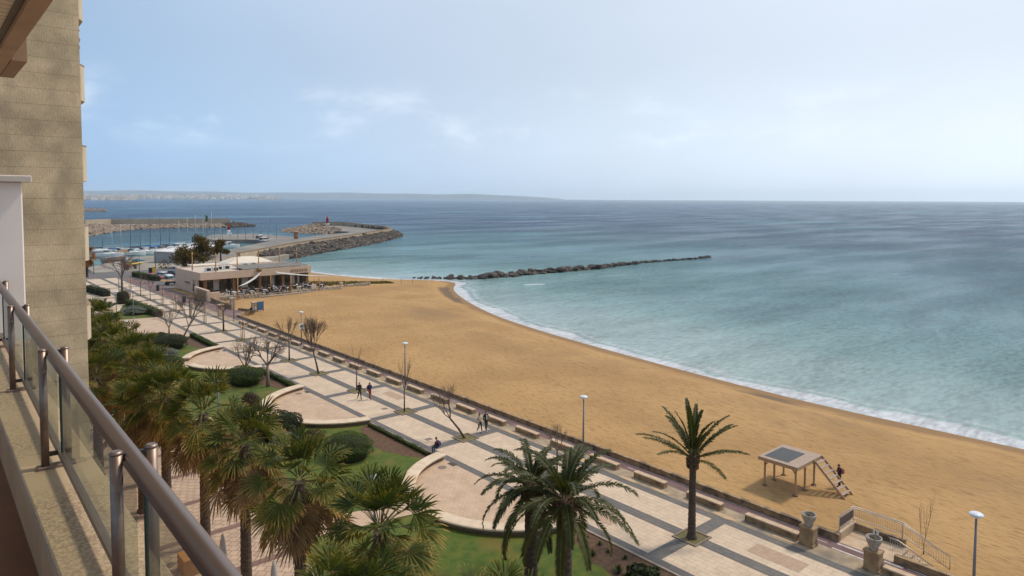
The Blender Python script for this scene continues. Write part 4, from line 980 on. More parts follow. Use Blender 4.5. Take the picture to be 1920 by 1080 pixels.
# staked young trunks
stakeM = M('pale_stake', (.42, .29, .18), (.33, .22, .14), 4, .8)
for y, lab in ((98.4, 'staked young tree wrapped in pale matting near the umbrella tree'), (132, 'pair of pale stakes holding a young trunk, by the dark litter bin'), (140.4, 'pale staked trunk before the restaurant wall'), (166, 'pale tree guard at the road end of the promenade'), (115.4, 'pale staked trunk with a dark tie beyond the umbrella tree')):
    t = thing('staked_sapling', lab, 'tree', (34.8, y, 0), 0, 'staked young trees on the promenade')
    MB().tube([(-.22, 0, 0), (-.22, 0, 2.9)], .05, 6).build('stake', stakeM, t); MB().tube([(.22, 0, 0), (.22, 0, 2.9)], .05, 6).build('stake', stakeM, t)
    MB().tube([(0, 0, 0), (.02, 0, 2.2), (0, .05, 3.6)], [.05, .04, .02], 6).build('trunk', twig, t); MB().box(-.27, .27, -.03, .03, 1.9, 2.0).build('tie', stakeM, t)

# clipped shrubs and hedges: leafy shells over a dark core
def shrubmat(name, c1, c2, tip): return leafmat(name, c1, c2, tip, .6)
shG = shrubmat('clipped_leaf', (.022, .044, .005), (.062, .10, .012), (.12, .15, .03))
shD = shrubmat('dark_leaf', (.014, .026, .006), (.030, .045, .010), (.07, .08, .025))
shS = shrubmat('silver_leaf', (.10, .125, .10), (.17, .20, .17), (.28, .31, .27))
shB = shrubmat('brown_leaf', (.045, .04, .02), (.08, .06, .03), (.15, .10, .05))
shY = shrubmat('yellow_leaf', (.05, .055, .012), (.10, .10, .02), (.18, .15, .04))
coreM = M('twiggy_core', (.02, .022, .008), (.014, .012, .006), 5, .95)
def leafshell(pts, nrm, size, rng, jit=.45):
    n = len(pts); a = rng.normal(size=(n, 3)); nn_ = nrm + a * jit; nn_ /= np.linalg.norm(nn_, axis=1)[:, None]
    t = np.cross(nn_, rng.normal(size=(n, 3))); t /= np.linalg.norm(t, axis=1)[:, None]; s = np.cross(nn_, t)
    L = size * rng.uniform(.6, 1.3, (n, 1))
    v = np.stack([pts - t * L, pts + s * L * .5, pts + t * L, pts - s * L * .5], 1).reshape(-1, 3)
    return v, np.arange(n * 4).reshape(-1, 4)
def shrub(name, lab, x, y, rx, ry, h, mat, seed, n=5200, size=.045, p=2.6, rot=0, cat='shrub', group=None, core=True, rough_=.06):
    rng = np.random.default_rng(seed); t = thing(name, lab, cat, (x, y, 0), rot, group)
    u = rng.normal(size=(n, 3)); u /= np.linalg.norm(u, axis=1)[:, None]; u[:, 2] = np.abs(u[:, 2]) * np.where(rng.random(n) < .25, -.5, 1)
    k = (np.abs(u) ** p).sum(1) ** (-1 / p); q = u * k[:, None]
    lump = 1 + rough_ * (np.sin(q[:, 0] * 7 + seed) * np.sin(q[:, 1] * 6) + np.sin(q[:, 2] * 9 + q[:, 0] * 5)) + rng.normal(size=n) * .02 - (rng.random(n) < .3) * rng.uniform(0, .12, n)
    P_ = q * lump[:, None] * np.array([rx, ry, h * .56]) + np.array([0, 0, h * .45])
    P_ = P_[P_[:, 2] > .02]; nr = (P_ - [0, 0, h * .4]) / np.array([rx, ry, h * .5]) ** 2; nr /= np.linalg.norm(nr, axis=1)[:, None]
    v, f = leafshell(P_, nr, size, rng); npobj('foliage', v, f, mat, {'age': np.repeat(rng.random(len(P_)) ** 1.5 * .9, 4)}, False, t)
    if core:
        pr = [(math.cos(a) ** (2 / p) if a < 1.57 else 0.02, math.sin(a) ** (2 / p)) for a in np.linspace(0, 1.57, 8)]
        MB().lathe([(.8, 0)] + [(.88 * r_ + .005, h * .42 + z_ * h * .50) for r_, z_ in pr], sides=20, sx=rx, sy=ry).build('branches', coreM, t)
    return t
shrub('clipped_bush', 'large round clipped bush on the lawn before the long planting bed', 25.2, 48.5, 1.75, 1.9, 1.75, shG, 1, 15000, .04)
shrub('round_shrub', 'dark green loose shrub beside the curved bench of the middle plaza', 22.9, 55.9, 1.7, 1.5, 2.2, shD, 2, 7000, .07, 2.1, rough_=.12)
shrub('low_shrub', 'low dark shrub to the side of the loose green one', 21.7, 58.6, 1.1, 1.1, 1.3, shD, 3, 3500, .07, 2.1, rough_=.12)
shrub('silver_shrub', 'silvery grey leaved shrub between the palms and the dark shrub', 22.1, 53.2, 1.1, 1.2, 1.3, shS, 4, 3500, .06, 2.1, rough_=.15)
shrub('yellow_shrub', 'small yellow green shrub against the curved bench', 24.6, 53.5, .95, .8, 1.0, shY, 5, 3000, .05, 2.1, rough_=.12)
shrub('brown_shrub', 'brownish round shrub at the tip of the curved bench', 23.7, 65.3, .8, .85, 1.7, shB, 6, 3800, .055, 2.4)
shrub('clipped_bush', 'wide clipped bush beside the trunk of the spreading bare tree', 26.9, 75.6, 1.7, 2.4, 1.7, shG, 7, 8000, .06)
shrub('clipped_bush', 'clipped round bush touching the outer side of the farthest curved bench', 22.6, 87.0, 1.15, 1.25, 1.5, shG, 8, 4500)
shrub('clipped_bush', 'darker clipped bush next to the fan palm tips on the lawn', 20.8, 89.2, 1.1, 1.4, 1.5, shD, 9, 4500)
shrub('silver_shrub', 'low grey green rounded shrub on the lawn near the farthest plaza', 22.9, 93.6, 1.9, 1.5, 1.3, shS, 10, 5000, .06)
shrub('clipped_bush', 'broad dark clipped bush with a flat top under the leaning tree', 25.3, 99.3, 2.1, 1.9, 1.9, shD, 11, 8000, .06, 3.2)
shrub('brown_shrub', 'brown topped shrub behind the broad dark clipped bush', 24.0, 103.3, 1.7, 1.5, 1.6, shB, 12, 5000)
shrub('round_shrub', 'dark shrub right behind the fan palm near the bending person', 22.0, 106.0, 1.6, 1.3, 1.6, shD, 13, 5000)
shrub('round_shrub', 'tall pruned shrub on a short stem by the far white path', 29.6, 138.6 + 9, 1.3, 1.3, 2.6, shB, 14, 4500, rough_=.1)
shrub('silver_shrub', 'grey lavender mound inside the triangular bed', 28.6, 133.2, 2.0, 2.5, 1.2, shS, 15, 5000, .07, rough_=.15)
shrub('round_shrub', 'bush at the base of the small twisted tree', 26.6, 108.6, .6, .6, .7, shD, 16, 1500)
shrub('round_shrub', 'dark spiky clump at the bottom edge before the paving', 28.7, 22.2, .8, .8, .7, shD, 17, 1800, .12, 2, rough_=.2)

def hedge(name, lab, pts, w, h, mat, seed, dens=260, size=.055):
    rng = np.random.default_rng(seed); c = np.mean(np.array(pts), 0); t = thing(name, lab, 'hedge', (c[0], c[1], 0), 0, None)
    V = []; core = MB()
    for p, q in zip(pts[:-1], pts[1:]):
        p, q = np.array(p, float) - c, np.array(q, float) - c; L = np.linalg.norm(q - p); d = (q - p) / L; s = np.array([-d[1], d[0]])
        n = int(dens * L * (w + 2 * h)); a = rng.uniform(0, L, n); per = rng.uniform(0, w + 2 * h, n)
        off = np.where(per < h, -w / 2, np.where(per < h + w, per - h - w / 2, w / 2)); z = np.where(per < h, per, np.where(per < h + w, h, h - (per - h - w)))
        nx = np.where(per < h, -1., np.where(per < h + w, 0, 1.)); nz_ = np.where((per >= h) & (per < h + w), 1., 0)
        wob = 1 + .10 * np.sin(a * 2.1 + seed) + rng.normal(size=n) * .05
        P_ = np.stack([p[0] + d[0] * a + s[0] * off * wob, p[1] + d[1] * a + s[1] * off * wob, z * wob], 1)
        N_ = np.stack([s[0] * nx, s[1] * nx, nz_], 1); v, f = leafshell(P_, N_, size, rng); V.append(v)
        core.beam((*(p + d * .04), h * .44), (*(q - d * .04), h * .44), w * .84, h * .84)
    v = np.concatenate(V); npobj('foliage', v, np.arange(len(v)).reshape(-1, 4), mat, {'age': np.repeat(rng.random(len(v) // 4) ** 1.5 * .9, 4)}, False, t)
    core.build('branches', coreM, t); return t
hedge('clipped_hedge', 'long clipped hedge along the edge of the triangular bed', [(30.0, 145), (31.0, 127.2)], 1.2, 1.1, shG, 21, 120, .08)
hedge('clipped_hedge', 'short clipped hedge near the road end of the promenade', [(27.6, 172), (29.2, 160)], 1.4, 1.3, shD, 22, 100, .09)
hedge('low_border_hedge', 'low green edging plants along the bed behind the seated visitor', [(30.15, 44.4), (30.15, 54)], .34, .28, shG, 23, 420, .05)
hedge('low_border_hedge', 'low green edging plants along the bed by the spreading bare tree', [(30.1, 70.1), (30.1, 79.6)], .5, .40, shG, 24, 300, .06)
hedge('low_border_hedge', 'low green edging plants along the farthest bed', [(30.1, 95.5), (30.1, 106)], .6, .5, shG, 25, 220, .07)
struct(MB().sheet([(24.5, 128.2), (31.6, 127.0), (30.8, 146), (29.3, 146)], .022).build('triangular_bed_grass', lawn))
# spiky plants in the nearest bed
def spiky(x, y, r, lab, seed, mat=canM):
    rng = random.Random(seed); t = thing('spiky_plant', lab, 'plant', (x, y, .02), 0, 'spiky plants in the nearest bed'); b = MB()
    for i in range(54):
        az = i * 2.4 + rng.uniform(-.2, .2); el = rad(rng.uniform(12, 80)); L = r * rng.uniform(.75, 1.1); d = Vector((math.cos(az) * math.cos(el), math.sin(az) * math.cos(el), math.sin(el))); s = Vector((-math.sin(az), math.cos(az), 0)) * .02 * (r / .5)
        m_ = d * L * .6; e = d * L - Vector((0, 0, L * .12)); b.add([-s, s, m_ + s, m_ - s, e], [(0, 1, 2, 3), (3, 2, 4)], 0, age=[0, 0, .1, .1, .4])
    b.build('leaves', mat, t, age=True)
SP = [(28.6, 25.7, .5), (29.9, 27.3, .26), (29.9, 26.3, .3), (29.6, 25.4, .26), (29.8, 24.3, .3), (29.4, 23.3, .34), (29.9, 22.5, .3), (29.2, 22.0, .5), (28.4, 23.6, .55), (29.9, 20.9, .45), (29.3, 20.2, .6), (28.6, 21.0, .5)]
for i, (x, y, r) in enumerate(SP): spiky(x, y, r, 'spiky green plant in the nearest bed, %s back from the bottom edge' % nth[len(SP) - 1 - i], 60 + i)
# dune plants by the restaurant
rngd = random.Random(77)
t = MB()
for k in range(900):
    a = rngd.random() ** .6; x = 71 + rngd.random() * 19; y = 148 + rngd.random() * 14 * (1 - (x - 71) / 26)
    z = sand_z(x, y); s_ = rngd.uniform(.12, .4)
    for q in range(4):
        az = rngd.random() * 6.28; t.add([(x + math.cos(az) * .1, y + math.sin(az) * .1, z), (x - math.cos(az) * .1, y - math.sin(az) * .1, z), (x + rngd.uniform(-.4, .4), y + rngd.uniform(-.4, .4), z + s_)], [(0, 1, 2)], 0, age=[.1, .1, .5])
struct(t.build('dune_plants', shY, age=True), 'stuff')
for k, (x, y) in enumerate(((72.5, 156), (73.3, 155.6), (88, 150), (91.5, 147.2), (93.3, 144.8))):
    t = MB().tube([(0, 0, -.3), (0, 0, 1.2)], .06, 6).build('wooden_stake', wood, loc=(x, y, sand_z(x, y)))
    tag(t, ['thin stake close behind the restaurant corner', 'second thin stake at the restaurant corner', 'stake at the back of the dune plants', 'stake at the tip of the dune plants', 'lone stake on the sand past the dune plants'][k], 'stake', 'stakes round the dune plants')
# pines by the harbour
pineM = leafmat('pine_needles', (.035, .034, .010), (.10, .075, .02), (.22, .13, .04), .8)
def pine(lab, x, y, h, r, seed, n=2600, lean=0, crown0=.35, flat=.9):
    rng = np.random.default_rng(seed); t = thing('pine_tree', lab, 'tree', (x, y, 0), 0, 'pines beside the harbour')
    MB().tube([(0, 0, 0), (lean * .4, 0, h * .45), (lean, 0, h * .85)], [.28, .2, .1], 7).build('trunk', bark, t)
    P_ = []
    for k in range(26):
        zf = rng.random(); c = np.array([lean * .8 + rng.normal() * r * .38 * (1.2 - zf * .6), rng.normal() * r * .38, h * (crown0 + (1 - crown0) * zf)]); m = n // 26; q = rng.normal(size=(m, 3)); q /= np.linalg.norm(q, axis=1)[:, None]
        P_.append(c + q * np.array([r * .42, r * .42, r * .42 * flat]) * rng.uniform(.5, 1, (m, 1)))
    P_ = np.concatenate(P_); v, f = leafshell(P_, rng.normal(size=P_.shape), .28, rng)
    npobj('crown', v, f, pineM, {'age': np.repeat(rng.random(len(P_)) ** 1.5, 4)}, False, t)
pine('dark wind shaped pine behind the restaurant roof, left one of the pair', 64.4, 214, 8.6, 3.6, 1, 3600, crown0=.25)
pine('slimmer pine with a bare stem, right one of the pair behind the roof', 69.8, 215, 7.8, 2.3, 2, 2200, crown0=.42)
pine('low spreading pine mass at the foot of the taller pines', 59.0, 214, 5.0, 4.6, 3, 3400, crown0=.1)
hedge('clipped_hedge', 'low hedge in front of the parked white car', [(42.2, 197), (44.2, 182)], 1.2, 1.2, shG, 31, 60, .12)

# ================================================================== RESTAURANT
rot_r = rad(2.6)
rs = thing('beach_restaurant', 'low beige beach restaurant with a deep roof band and glass front facing the sand', 'restaurant', (44.6, 150.3, 0), rot_r)
peach = M('peach_render', (.60, .43, .31), (.54, .385, .275), .8, .85, .002, 30)
Wd, Dp = 25.0, 15.6
MB().box(0, Wd, 0, Dp, 3.05, 4.4).build('roof_band', peach, rs)
MB().box(.3, Wd - .3, .3, Dp - .3, 4.4, 4.42).build('flat_roof', M('roof_deck', (.52, .44, .36), rough=.9), rs)
pb = MB().box(0, Wd, 0, .28, 4.4, 4.62).box(0, Wd, Dp - .28, Dp, 4.4, 4.62).box(0, .28, .281, Dp - .281, 4.4, 4.62).box(Wd - .28, Wd, .281, Dp - .281, 4.4, 4.62); pb.build('roof_parapet', peach, rs)
MB().box(0, .35, 1.9, Dp, 0, 3.049).build('side_wall', peach, rs)
MB().box(.351, Wd - .2, Dp - .35, Dp, 0, 3.049).build('rear_wall', peach, rs)
MB().box(.351, Wd - .3, 1.6, Dp - .4, -.02, .30).build('floor_slab', M('terrace_floor', (.20, .15, .11), rough=.8), rs)
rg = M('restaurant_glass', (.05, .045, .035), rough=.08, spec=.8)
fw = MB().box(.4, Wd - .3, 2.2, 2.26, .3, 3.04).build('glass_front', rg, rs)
intr = M('interior_wall', (.16, .12, .08), (.06, .045, .03), .6, .8)
for k in range(13):
    x = .6 + k * 1.98
    MB().box(x - .05, x + .05, 2.10, 2.199, .3, 3.04).build('mullion', M('bronze_frame', (.06, .04, .025), rough=.5), fw)
for x in (1.2, 7.2, 13.0, 18.4, 24.3): MB().box(x - .3, x + .3, .5, 1.0, .3, 3.045).build('column', M('bronze_column', (.20, .095, .035), rough=.6), rs)
for x, w in ((3.4, 1.2), (9.5, 1.4), (16, 1.0), (21, .9), (22.6, .5)): MB().box(x, x + w, 2.085, 2.0999, .5, 2.9).build('curtain', M('pale_curtain', (.42, .38, .32), rough=.8), fw)
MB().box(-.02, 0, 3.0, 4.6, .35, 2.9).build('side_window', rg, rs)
MB().box(-.35, -.001, 6.2, 8.8, 2.0, 2.12).build('awning', M('dark_awning', (.04, .035, .03), rough=.7), rs)
# canopy louvres and masts on the roof
lm = tiles('roof_louvres', (.25, .225, .19), (.18, .16, .14), (.08, .07, .06), 3, .22, .05, rotz=rad(90), rough=.7)
for k in range(5):
    x = 9.2 + k * 3.05
    p = MB().add([(x, .4, 4.75), (x + 2.9, .4, 4.75), (x + 2.9, 6.6, 5.2), (x, 6.6, 5.2), (x, .4, 4.70), (x + 2.9, .4, 4.70), (x + 2.9, 6.6, 5.15), (x, 6.6, 5.15)], [(0, 1, 2, 3), (7, 6, 5, 4), (0, 4, 5, 1), (1, 5, 6, 2), (2, 6, 7, 3), (3, 7, 4, 0)]).build('roof_panel', lm, rs)
    MB().beam((x + 2.95, .35, 4.8), (x + 2.95, 6.6, 5.25), .09, .06).build('panel_edge', M('pale_edge', (.50, .44, .38), rough=.6), p)
for k, (x, y) in enumerate(((1.3, 8.5), (4.0, 2.2), (10.4, 6.6), (16.3, 8.8), (21.4, 8.9), (24.2, 5.6))):
    MB().tube([(x, y, 3.2), (x, y, 8.5)], [.14, .10], 8).lathe([(.17, 0), (.17, .5)], (x, y, 7.6), 8).build('mast', orange, rs)
for x, y in ((2.3, 3.2), (3.9, 3.4), (5.4, 5.2), (7.2, 5.6), (12.4, 8.2), (14.3, 8.2)):
    u = MB().bbox(x, x + 1.2, y, y + .9, 4.42, 5.35, .03).build('air_conditioner', white, rs); MB().lathe([(.32, 0), (.32, .02)], (x + .6, y + .45, 5.352), 14).box(x + .15, x + 1.05, y - .02, y - .001, 4.6, 5.2).build('fan_grille', dark, u)
# lettering
def text(name, s, size, mat, parent, loc_, rx=rad(90), rz_=0, ext=.02):
    c = bpy.data.curves.new(name, 'FONT'); c.body = s; c.size = size; c.extrude = ext; c.space_character = 1.12
    o = bpy.data.objects.new('tmp', c); COL.objects.link(o); dg = bpy.context.evaluated_depsgraph_get()
    me = bpy.data.meshes.new_from_object(o.evaluated_get(dg)); COL.objects.unlink(o); bpy.data.objects.remove(o); me.materials.clear(); me.materials.append(mat)
    q = bpy.data.objects.new(name, me); COL.objects.link(q); q.parent = parent; q.location = loc_; q.rotation_euler = (rx, 0, rz_); return q
text('lettering', 'anassia', 1.35, M('letter_brown', (.16, .085, .04), rough=.6), rs, (19.9, -.03, 3.38))
# front low walls and panelled wall
t = thing('panelled_wall', 'beige wall wing with a brown timber panel before the restaurant', 'wall', (42.8, 140, 0))
MB().bbox(0, .5, 0, 8.4, 0, 2.15, .03).build('wall_body', peach, t); MB().box(-.06, 0, .9, 6.6, .25, 1.9).build('timber_panel', M('timber_panel', (.32, .19, .09), (.26, .15, .07), 2, .7, stretch=(1, 1, 6)), t)
MB().bbox(.501, 2.4, 0, .5, 0, 1.7, .03).build('return_wall', peach, t)
stoneW = M('rubble_stone_wall', (.42, .34, .25), (.20, .15, .11), 2.5, .95, .05, 6, lo=.45, hi=.55)
t = MB().bbox(0, 9, 0, .5, -1, .75, .03).build('stone_wall', stoneW, loc=(45.3, 139.7, 0)); tag(t, 'rough stone wall along the sand before the near end of the terrace', 'wall')
t = MB().bbox(0, 13.5, 0, .5, -1, .45, .03).build('stone_wall', stoneW, loc=(58.6, 141.3, 0), rot=rad(4)); tag(t, 'low stone terrace wall below the seaward diners', 'wall')
t = MB().bbox(0, 8, 0, .5, -1, .3, .03).build('stone_wall', stoneW, loc=(74, 144.5, 0), rot=rad(8)); tag(t, 'low stone wall holding the dune plants', 'wall')
t = MB().bbox(0, .6, 0, .6, -1, 1.1, .03).bbox(-.05, .65, -.05, .65, 1.1, 1.25, .03).build('stone_pillar', peach, loc=(72.6, 142.6, 0)); tag(t, 'pale square pillar at the end of the terrace wall', 'pillar')
struct(MB().prism([(45.3, 140.2), (58, 139.6), (72.4, 142), (71.5, 152.5), (44.8, 150.2)], -1, .05).build('terrace_ground', M('terrace_paving', (.30, .23, .17), (.24, .18, .13), 1, .9)))
# stone gate of the beach entrance
def gatepost(x, y, h, lab):
    t = thing('gate_pillar', lab, 'pillar', (x, y, 0), 0, 'stone pillars of the beach entrance'); MB().bbox(-.4, .4, -.4, .4, 0, h, .03).build('shaft', sandtop, t); MB().bbox(-.5, .5, -.5, .5, h, h + .18, .04).build('cap', sandtop, t)
gatepost(39.2, 121.2, 1.9, 'pale stone pillar beside the lamp post at the beach entrance'); gatepost(43.9, 129.2, 1.7, 'stone pillar nearest the terrace at the beach entrance'); gatepost(45.6, 123.0, 1.5, 'stone pillar standing by the blue notice board')
t = MB().bbox(0, .5, 0, 10, -.6, .85, .03).build('garden_wall', sandst, loc=(42.9, 129.5, 0), rot=rad(-2)); tag(t, 'brown low wall running from the timber panel to the entrance pillar', 'wall')
t = thing('notice_board', 'upright blue notice board on the sand by the beach entrance', 'sign', (46.6, 122.6, sand_z(46.6, 122.6)))
MB().box(-.5, .5, -.08, .08, .2, 1.75).build('board', M('blue_board', (.045, .13, .26), rough=.5), t); MB().box(-.56, -.5, -.09, .09, 0, 1.8).box(.5, .56, -.09, .09, 0, 1.8).build('frame', M('board_frame', (.05, .06, .08), rough=.6), t)
# shade sails with poles
for i, (x, y, h, lab) in enumerate(((48.4, 139.2, 4.6, 'orange mast holding the sail at the near end of the terrace'), (60.2, 141.0, 3.9, 'orange mast in the middle of the terrace wall'), (66.8, 141.2, 3.0, 'orange mast near the seaward end of the terrace'), (58.0, 146.5, 4.0, 'tilted orange mast before the glass front'))):
    t = MB().tube([(0, 0, -.6), (0, 0, h)], [.13, .10], 8).lathe([(.25, 0), (.2, .3), (.12, .4)], (0, 0, -.1), 8).build('sail_mast', orange, loc=(x, y, 0)); tag(t, lab, 'mast', 'varnished masts of the shade sails')
sailM = M('sail_cloth', (.62, .58, .52), rough=.7)
def sail(a, b_, c_, lab):
    n = 9; V = []; 
    A, B, C = map(Vector, (a, b_, c_)); o = Vector(a); bb = MB(); idx = {}
    for i in range(n + 1):
        for j in range(n + 1 - i):
            u, v = i / n, j / n; p = A * (1 - u - v) + B * u + C * v; e = u * v + u * (1 - u - v) + v * (1 - u - v); p = p + (((A + B + C) / 3) - p) * e * .35 + Vector((0, 0, -.9 * e)); idx[i, j] = len(V); V.append(p - o)
    fs = []
    for i in range(n):
        for j in range(n - i):
            fs.append((idx[i, j], idx[i + 1, j], idx[i, j + 1]))
            if i + j < n - 1: fs.append((idx[i + 1, j], idx[i + 1, j + 1], idx[i, j + 1]))
    k = len(V); bb.add(V + [v + Vector((0, 0, -.03)) for v in V], fs + [tuple(k + q for q in reversed(f_)) for f_ in fs], 0, True)
    tag(bb.build('shade_sail', sailM, loc=o), lab, 'shade sail', 'white shade sails of the terrace')
sail((48.5, 139.2, 2.6), (57.2, 149.8, 4.1), (52.6, 141.5, 3.5), 'white furled shade sail rising from the near mast to the roof band')
sail((60.3, 149.9, 4.0), (60.6, 149.0, 3.6), (72.6, 143.5, 2.6), 'white shade sail stretched from the roof band over the seaward diners')
t = MB().lathe([(.02, 0), (.55, .25), (.6, .5), (.5, .9), (.2, 1.05), (.02, 1.08)], (0, 0, 0), 14).build('roof_ball_light', M('wicker_ball', (.24, .15, .06), rough=.8), loc=(57.0, 150.3, 4.0)); tag(t, 'round wicker ball on the roof edge above the sail', 'ornament')
# white event tent behind the roof
t = thing('white_tent', 'cream peaked marquee roof standing behind the restaurant', 'tent', (62, 172, 0))
canv = M('tent_canvas', (.66, .58, .47), (.60, .52, .42), .5, .8)
MB().rings([[(-7, -4.5, 3.4), (7, -4.5, 3.4), (7, 4.5, 3.4), (-7, 4.5, 3.4)], [(-5.2, -3.2, 4.6), (5.2, -3.2, 4.6), (5.2, 3.2, 4.6), (-5.2, 3.2, 4.6)], [(-3, -1.7, 5.5), (3, -1.7, 5.5), (3, 1.7, 5.5), (-3, 1.7, 5.5)], [(-1.4, -.4, 5.8), (1.4, -.4, 5.8), (1.4, .4, 5.8), (-1.4, .4, 5.8)]], smooth=False).build('canopy', canv, t)
for sx in (-6.8, -2.3, 2.3, 6.8):
    for sy in (-4.3, 4.3): MB().tube([(sx, sy, 0), (sx, sy, 3.4)], .07, 6).build('pole', white, t)
for k in range(3): MB().box(-6.3 + k * 4.4, -2.9 + k * 4.4, -4.32, -4.28, .9, 3.0).build('window_panel', dark, t)
t = thing('white_kiosk', 'small cream flat roofed hut left of the marquee', 'kiosk', (52.5, 174, 0)); MB().bbox(-3, 3, -2, 2, 0, 4.0, .05).build('walls', canv, t); MB().box(-3.2, 3.2, -2.2, 2.2, 4.0, 4.2).build('roof', canv, t); MB().box(-1.8, 1.8, -2.03, -2.001, 1.2, 3).build('window', dark, t)

# ================================================================== HARBOUR
wallM = M('harbour_wall', (.42, .33, .23), (.34, .265, .185), .5, .9, .01, 6)
def riprap(name, inner, outer, ztop, zbot, n, mat, seed, smin=.9, smax=1.7):
    """armour stones heaped on the slope between two lines"""
    rng = random.Random(seed); b = MB(); inn, out = smooth_line(inner, 1), smooth_line(outer, 1)
    def along(L, t):
        seg = np.linalg.norm(np.diff(L, axis=0), axis=1); c = np.concatenate([[0], np.cumsum(seg)]); return np.array([np.interp(t * c[-1], c, L[:, 0]), np.interp(t * c[-1], c, L[:, 1])])
    for k in range(n):
        t = rng.random(); s = rng.random(); p = along(inn, t) * (1 - s) + along(out, t) * s
        r = rng.uniform(smin, smax); b.blob((p[0], p[1], ztop + (zbot - ztop) * s + rng.uniform(-.3, .3)), (r, r * rng.uniform(.6, 1), r * rng.uniform(.5, .8)), 0, 1, .28, rng)
    return struct(b.build(name, mat), 'stuff')
mole = MB().prism([(80, 232), (88, 236), (150, 296), (208, 352), (213.5, 358), (227, 388), (239, 465), (221, 478), (205, 462), (200, 440), (196, 420), (197, 395), (199, 378), (192, 368), (170, 356), (147, 333.5), (149, 352), (146, 393), (123, 391), (101, 347), (103, 344), (122, 338), (128, 322), (108, 296), (92, 275), (76, 250)], -4, .02)
t = thing('harbour_mole', 'long concrete harbour mole with a high sea side wall', 'breakwater', (150, 330, 0))
loc(mole, t).build('deck', M('mole_deck', (.20, .18, .16), (.15, .14, .125), .2, .92, .004, 8, c3=(.26, .23, .19), s3=.06), t)
wl = [(79, 226), (112, 262), (162, 306), (214, 355), (228, 386), (240, 465), (222, 480)]
wb, wc, wp = MB(), MB(), MB()
for p, q in zip(wl[:-1], wl[1:]): wb.beam((*p, .5), (*q, .5), 1.0, 4.0); wc.beam((*p, 2.58), (*q, 2.58), 1.3, .16)
loc(wb, t).build('sea_wall', wallM, t); loc(wc, t).build('wall_coping', M('wall_coping', (.24, .17, .11), rough=.9), t)
off = [(p[0] - 4.2, p[1] + 3.6) for p in wl[:4]]
for p, q in zip(off[:-1], off[1:]): wp.beam((*p, .35), (*q, .35), .3, .7)
loc(wp, t).build('inner_kerb', wallM, t)
riprap('mole_armour_rocks', [(86, 235), (116, 264), (138, 283), (165, 307), (208, 349), (224, 378)], [(104, 240), (122, 257), (143, 274), (170, 297), (210, 338), (228, 366)], 1.0, -2.0, 1500, rock, 5)
riprap('mole_tip_rocks', [(226, 380), (240, 464)], [(232, 372), (251, 462)], 1.2, -1.8, 260, rock, 6)
riprap('mole_head_rocks', [(234, 470), (215, 470), (206, 440), (206, 420), (205, 400)], [(228, 490), (205, 485), (180, 440), (181, 415), (192, 388)], 1.0, -2.2, 900, rockpale, 7, .9, 1.6)
# outer (north) breakwater
t = thing('outer_breakwater', 'farther stone breakwater with a long concrete wall closing the marina', 'breakwater', (130, 560, 0))
nb = [(60, 440), (84, 492), (103, 530), (125, 541), (150, 538), (173, 531), (190, 540), (196, 560), (180, 575), (140, 590), (100, 585), (70, 520), (50, 450)]
loc(MB().prism(nb, -4, -.2), t).build('deck', quay, t)
wb = MB()
for p, q in zip([(92, 575), (112, 592), (190, 562)][:-1], [(92, 575), (112, 592), (190, 562)][1:]): wb.beam((*p, 1.6), (*q, 1.6), 1.6, 4.6)
loc(wb, t).build('sea_wall', M('far_wall', (.40, .33, .25), (.34, .28, .21), .3, .9), t)
riprap('breakwater_rocks', [(62, 444), (86, 494), (105, 534), (127, 545), (152, 541), (174, 535)], [(66, 434), (92, 488), (110, 524), (128, 534), (150, 530), (176, 521)], 0.2, -1.8, 1100, rockpale, 8, .9, 1.9)
riprap('breakwater_end_rocks', [(174, 535), (188, 545), (192, 560)], [(180, 520), (203, 535), (205, 565)], .6, -1.8, 260, rock, 9)
riprap('breakwater_back_rocks', [(60, 450), (84, 510), (96, 575)], [(72, 446), (98, 512), (112, 566)], .6, -.2, 420, rockpale, 10)
riprap('islet', [(196, 1250), (226, 1238)], [(194, 1238), (228, 1228)], .8, -1.8, 120, rockpale, 12, 1.2, 3)
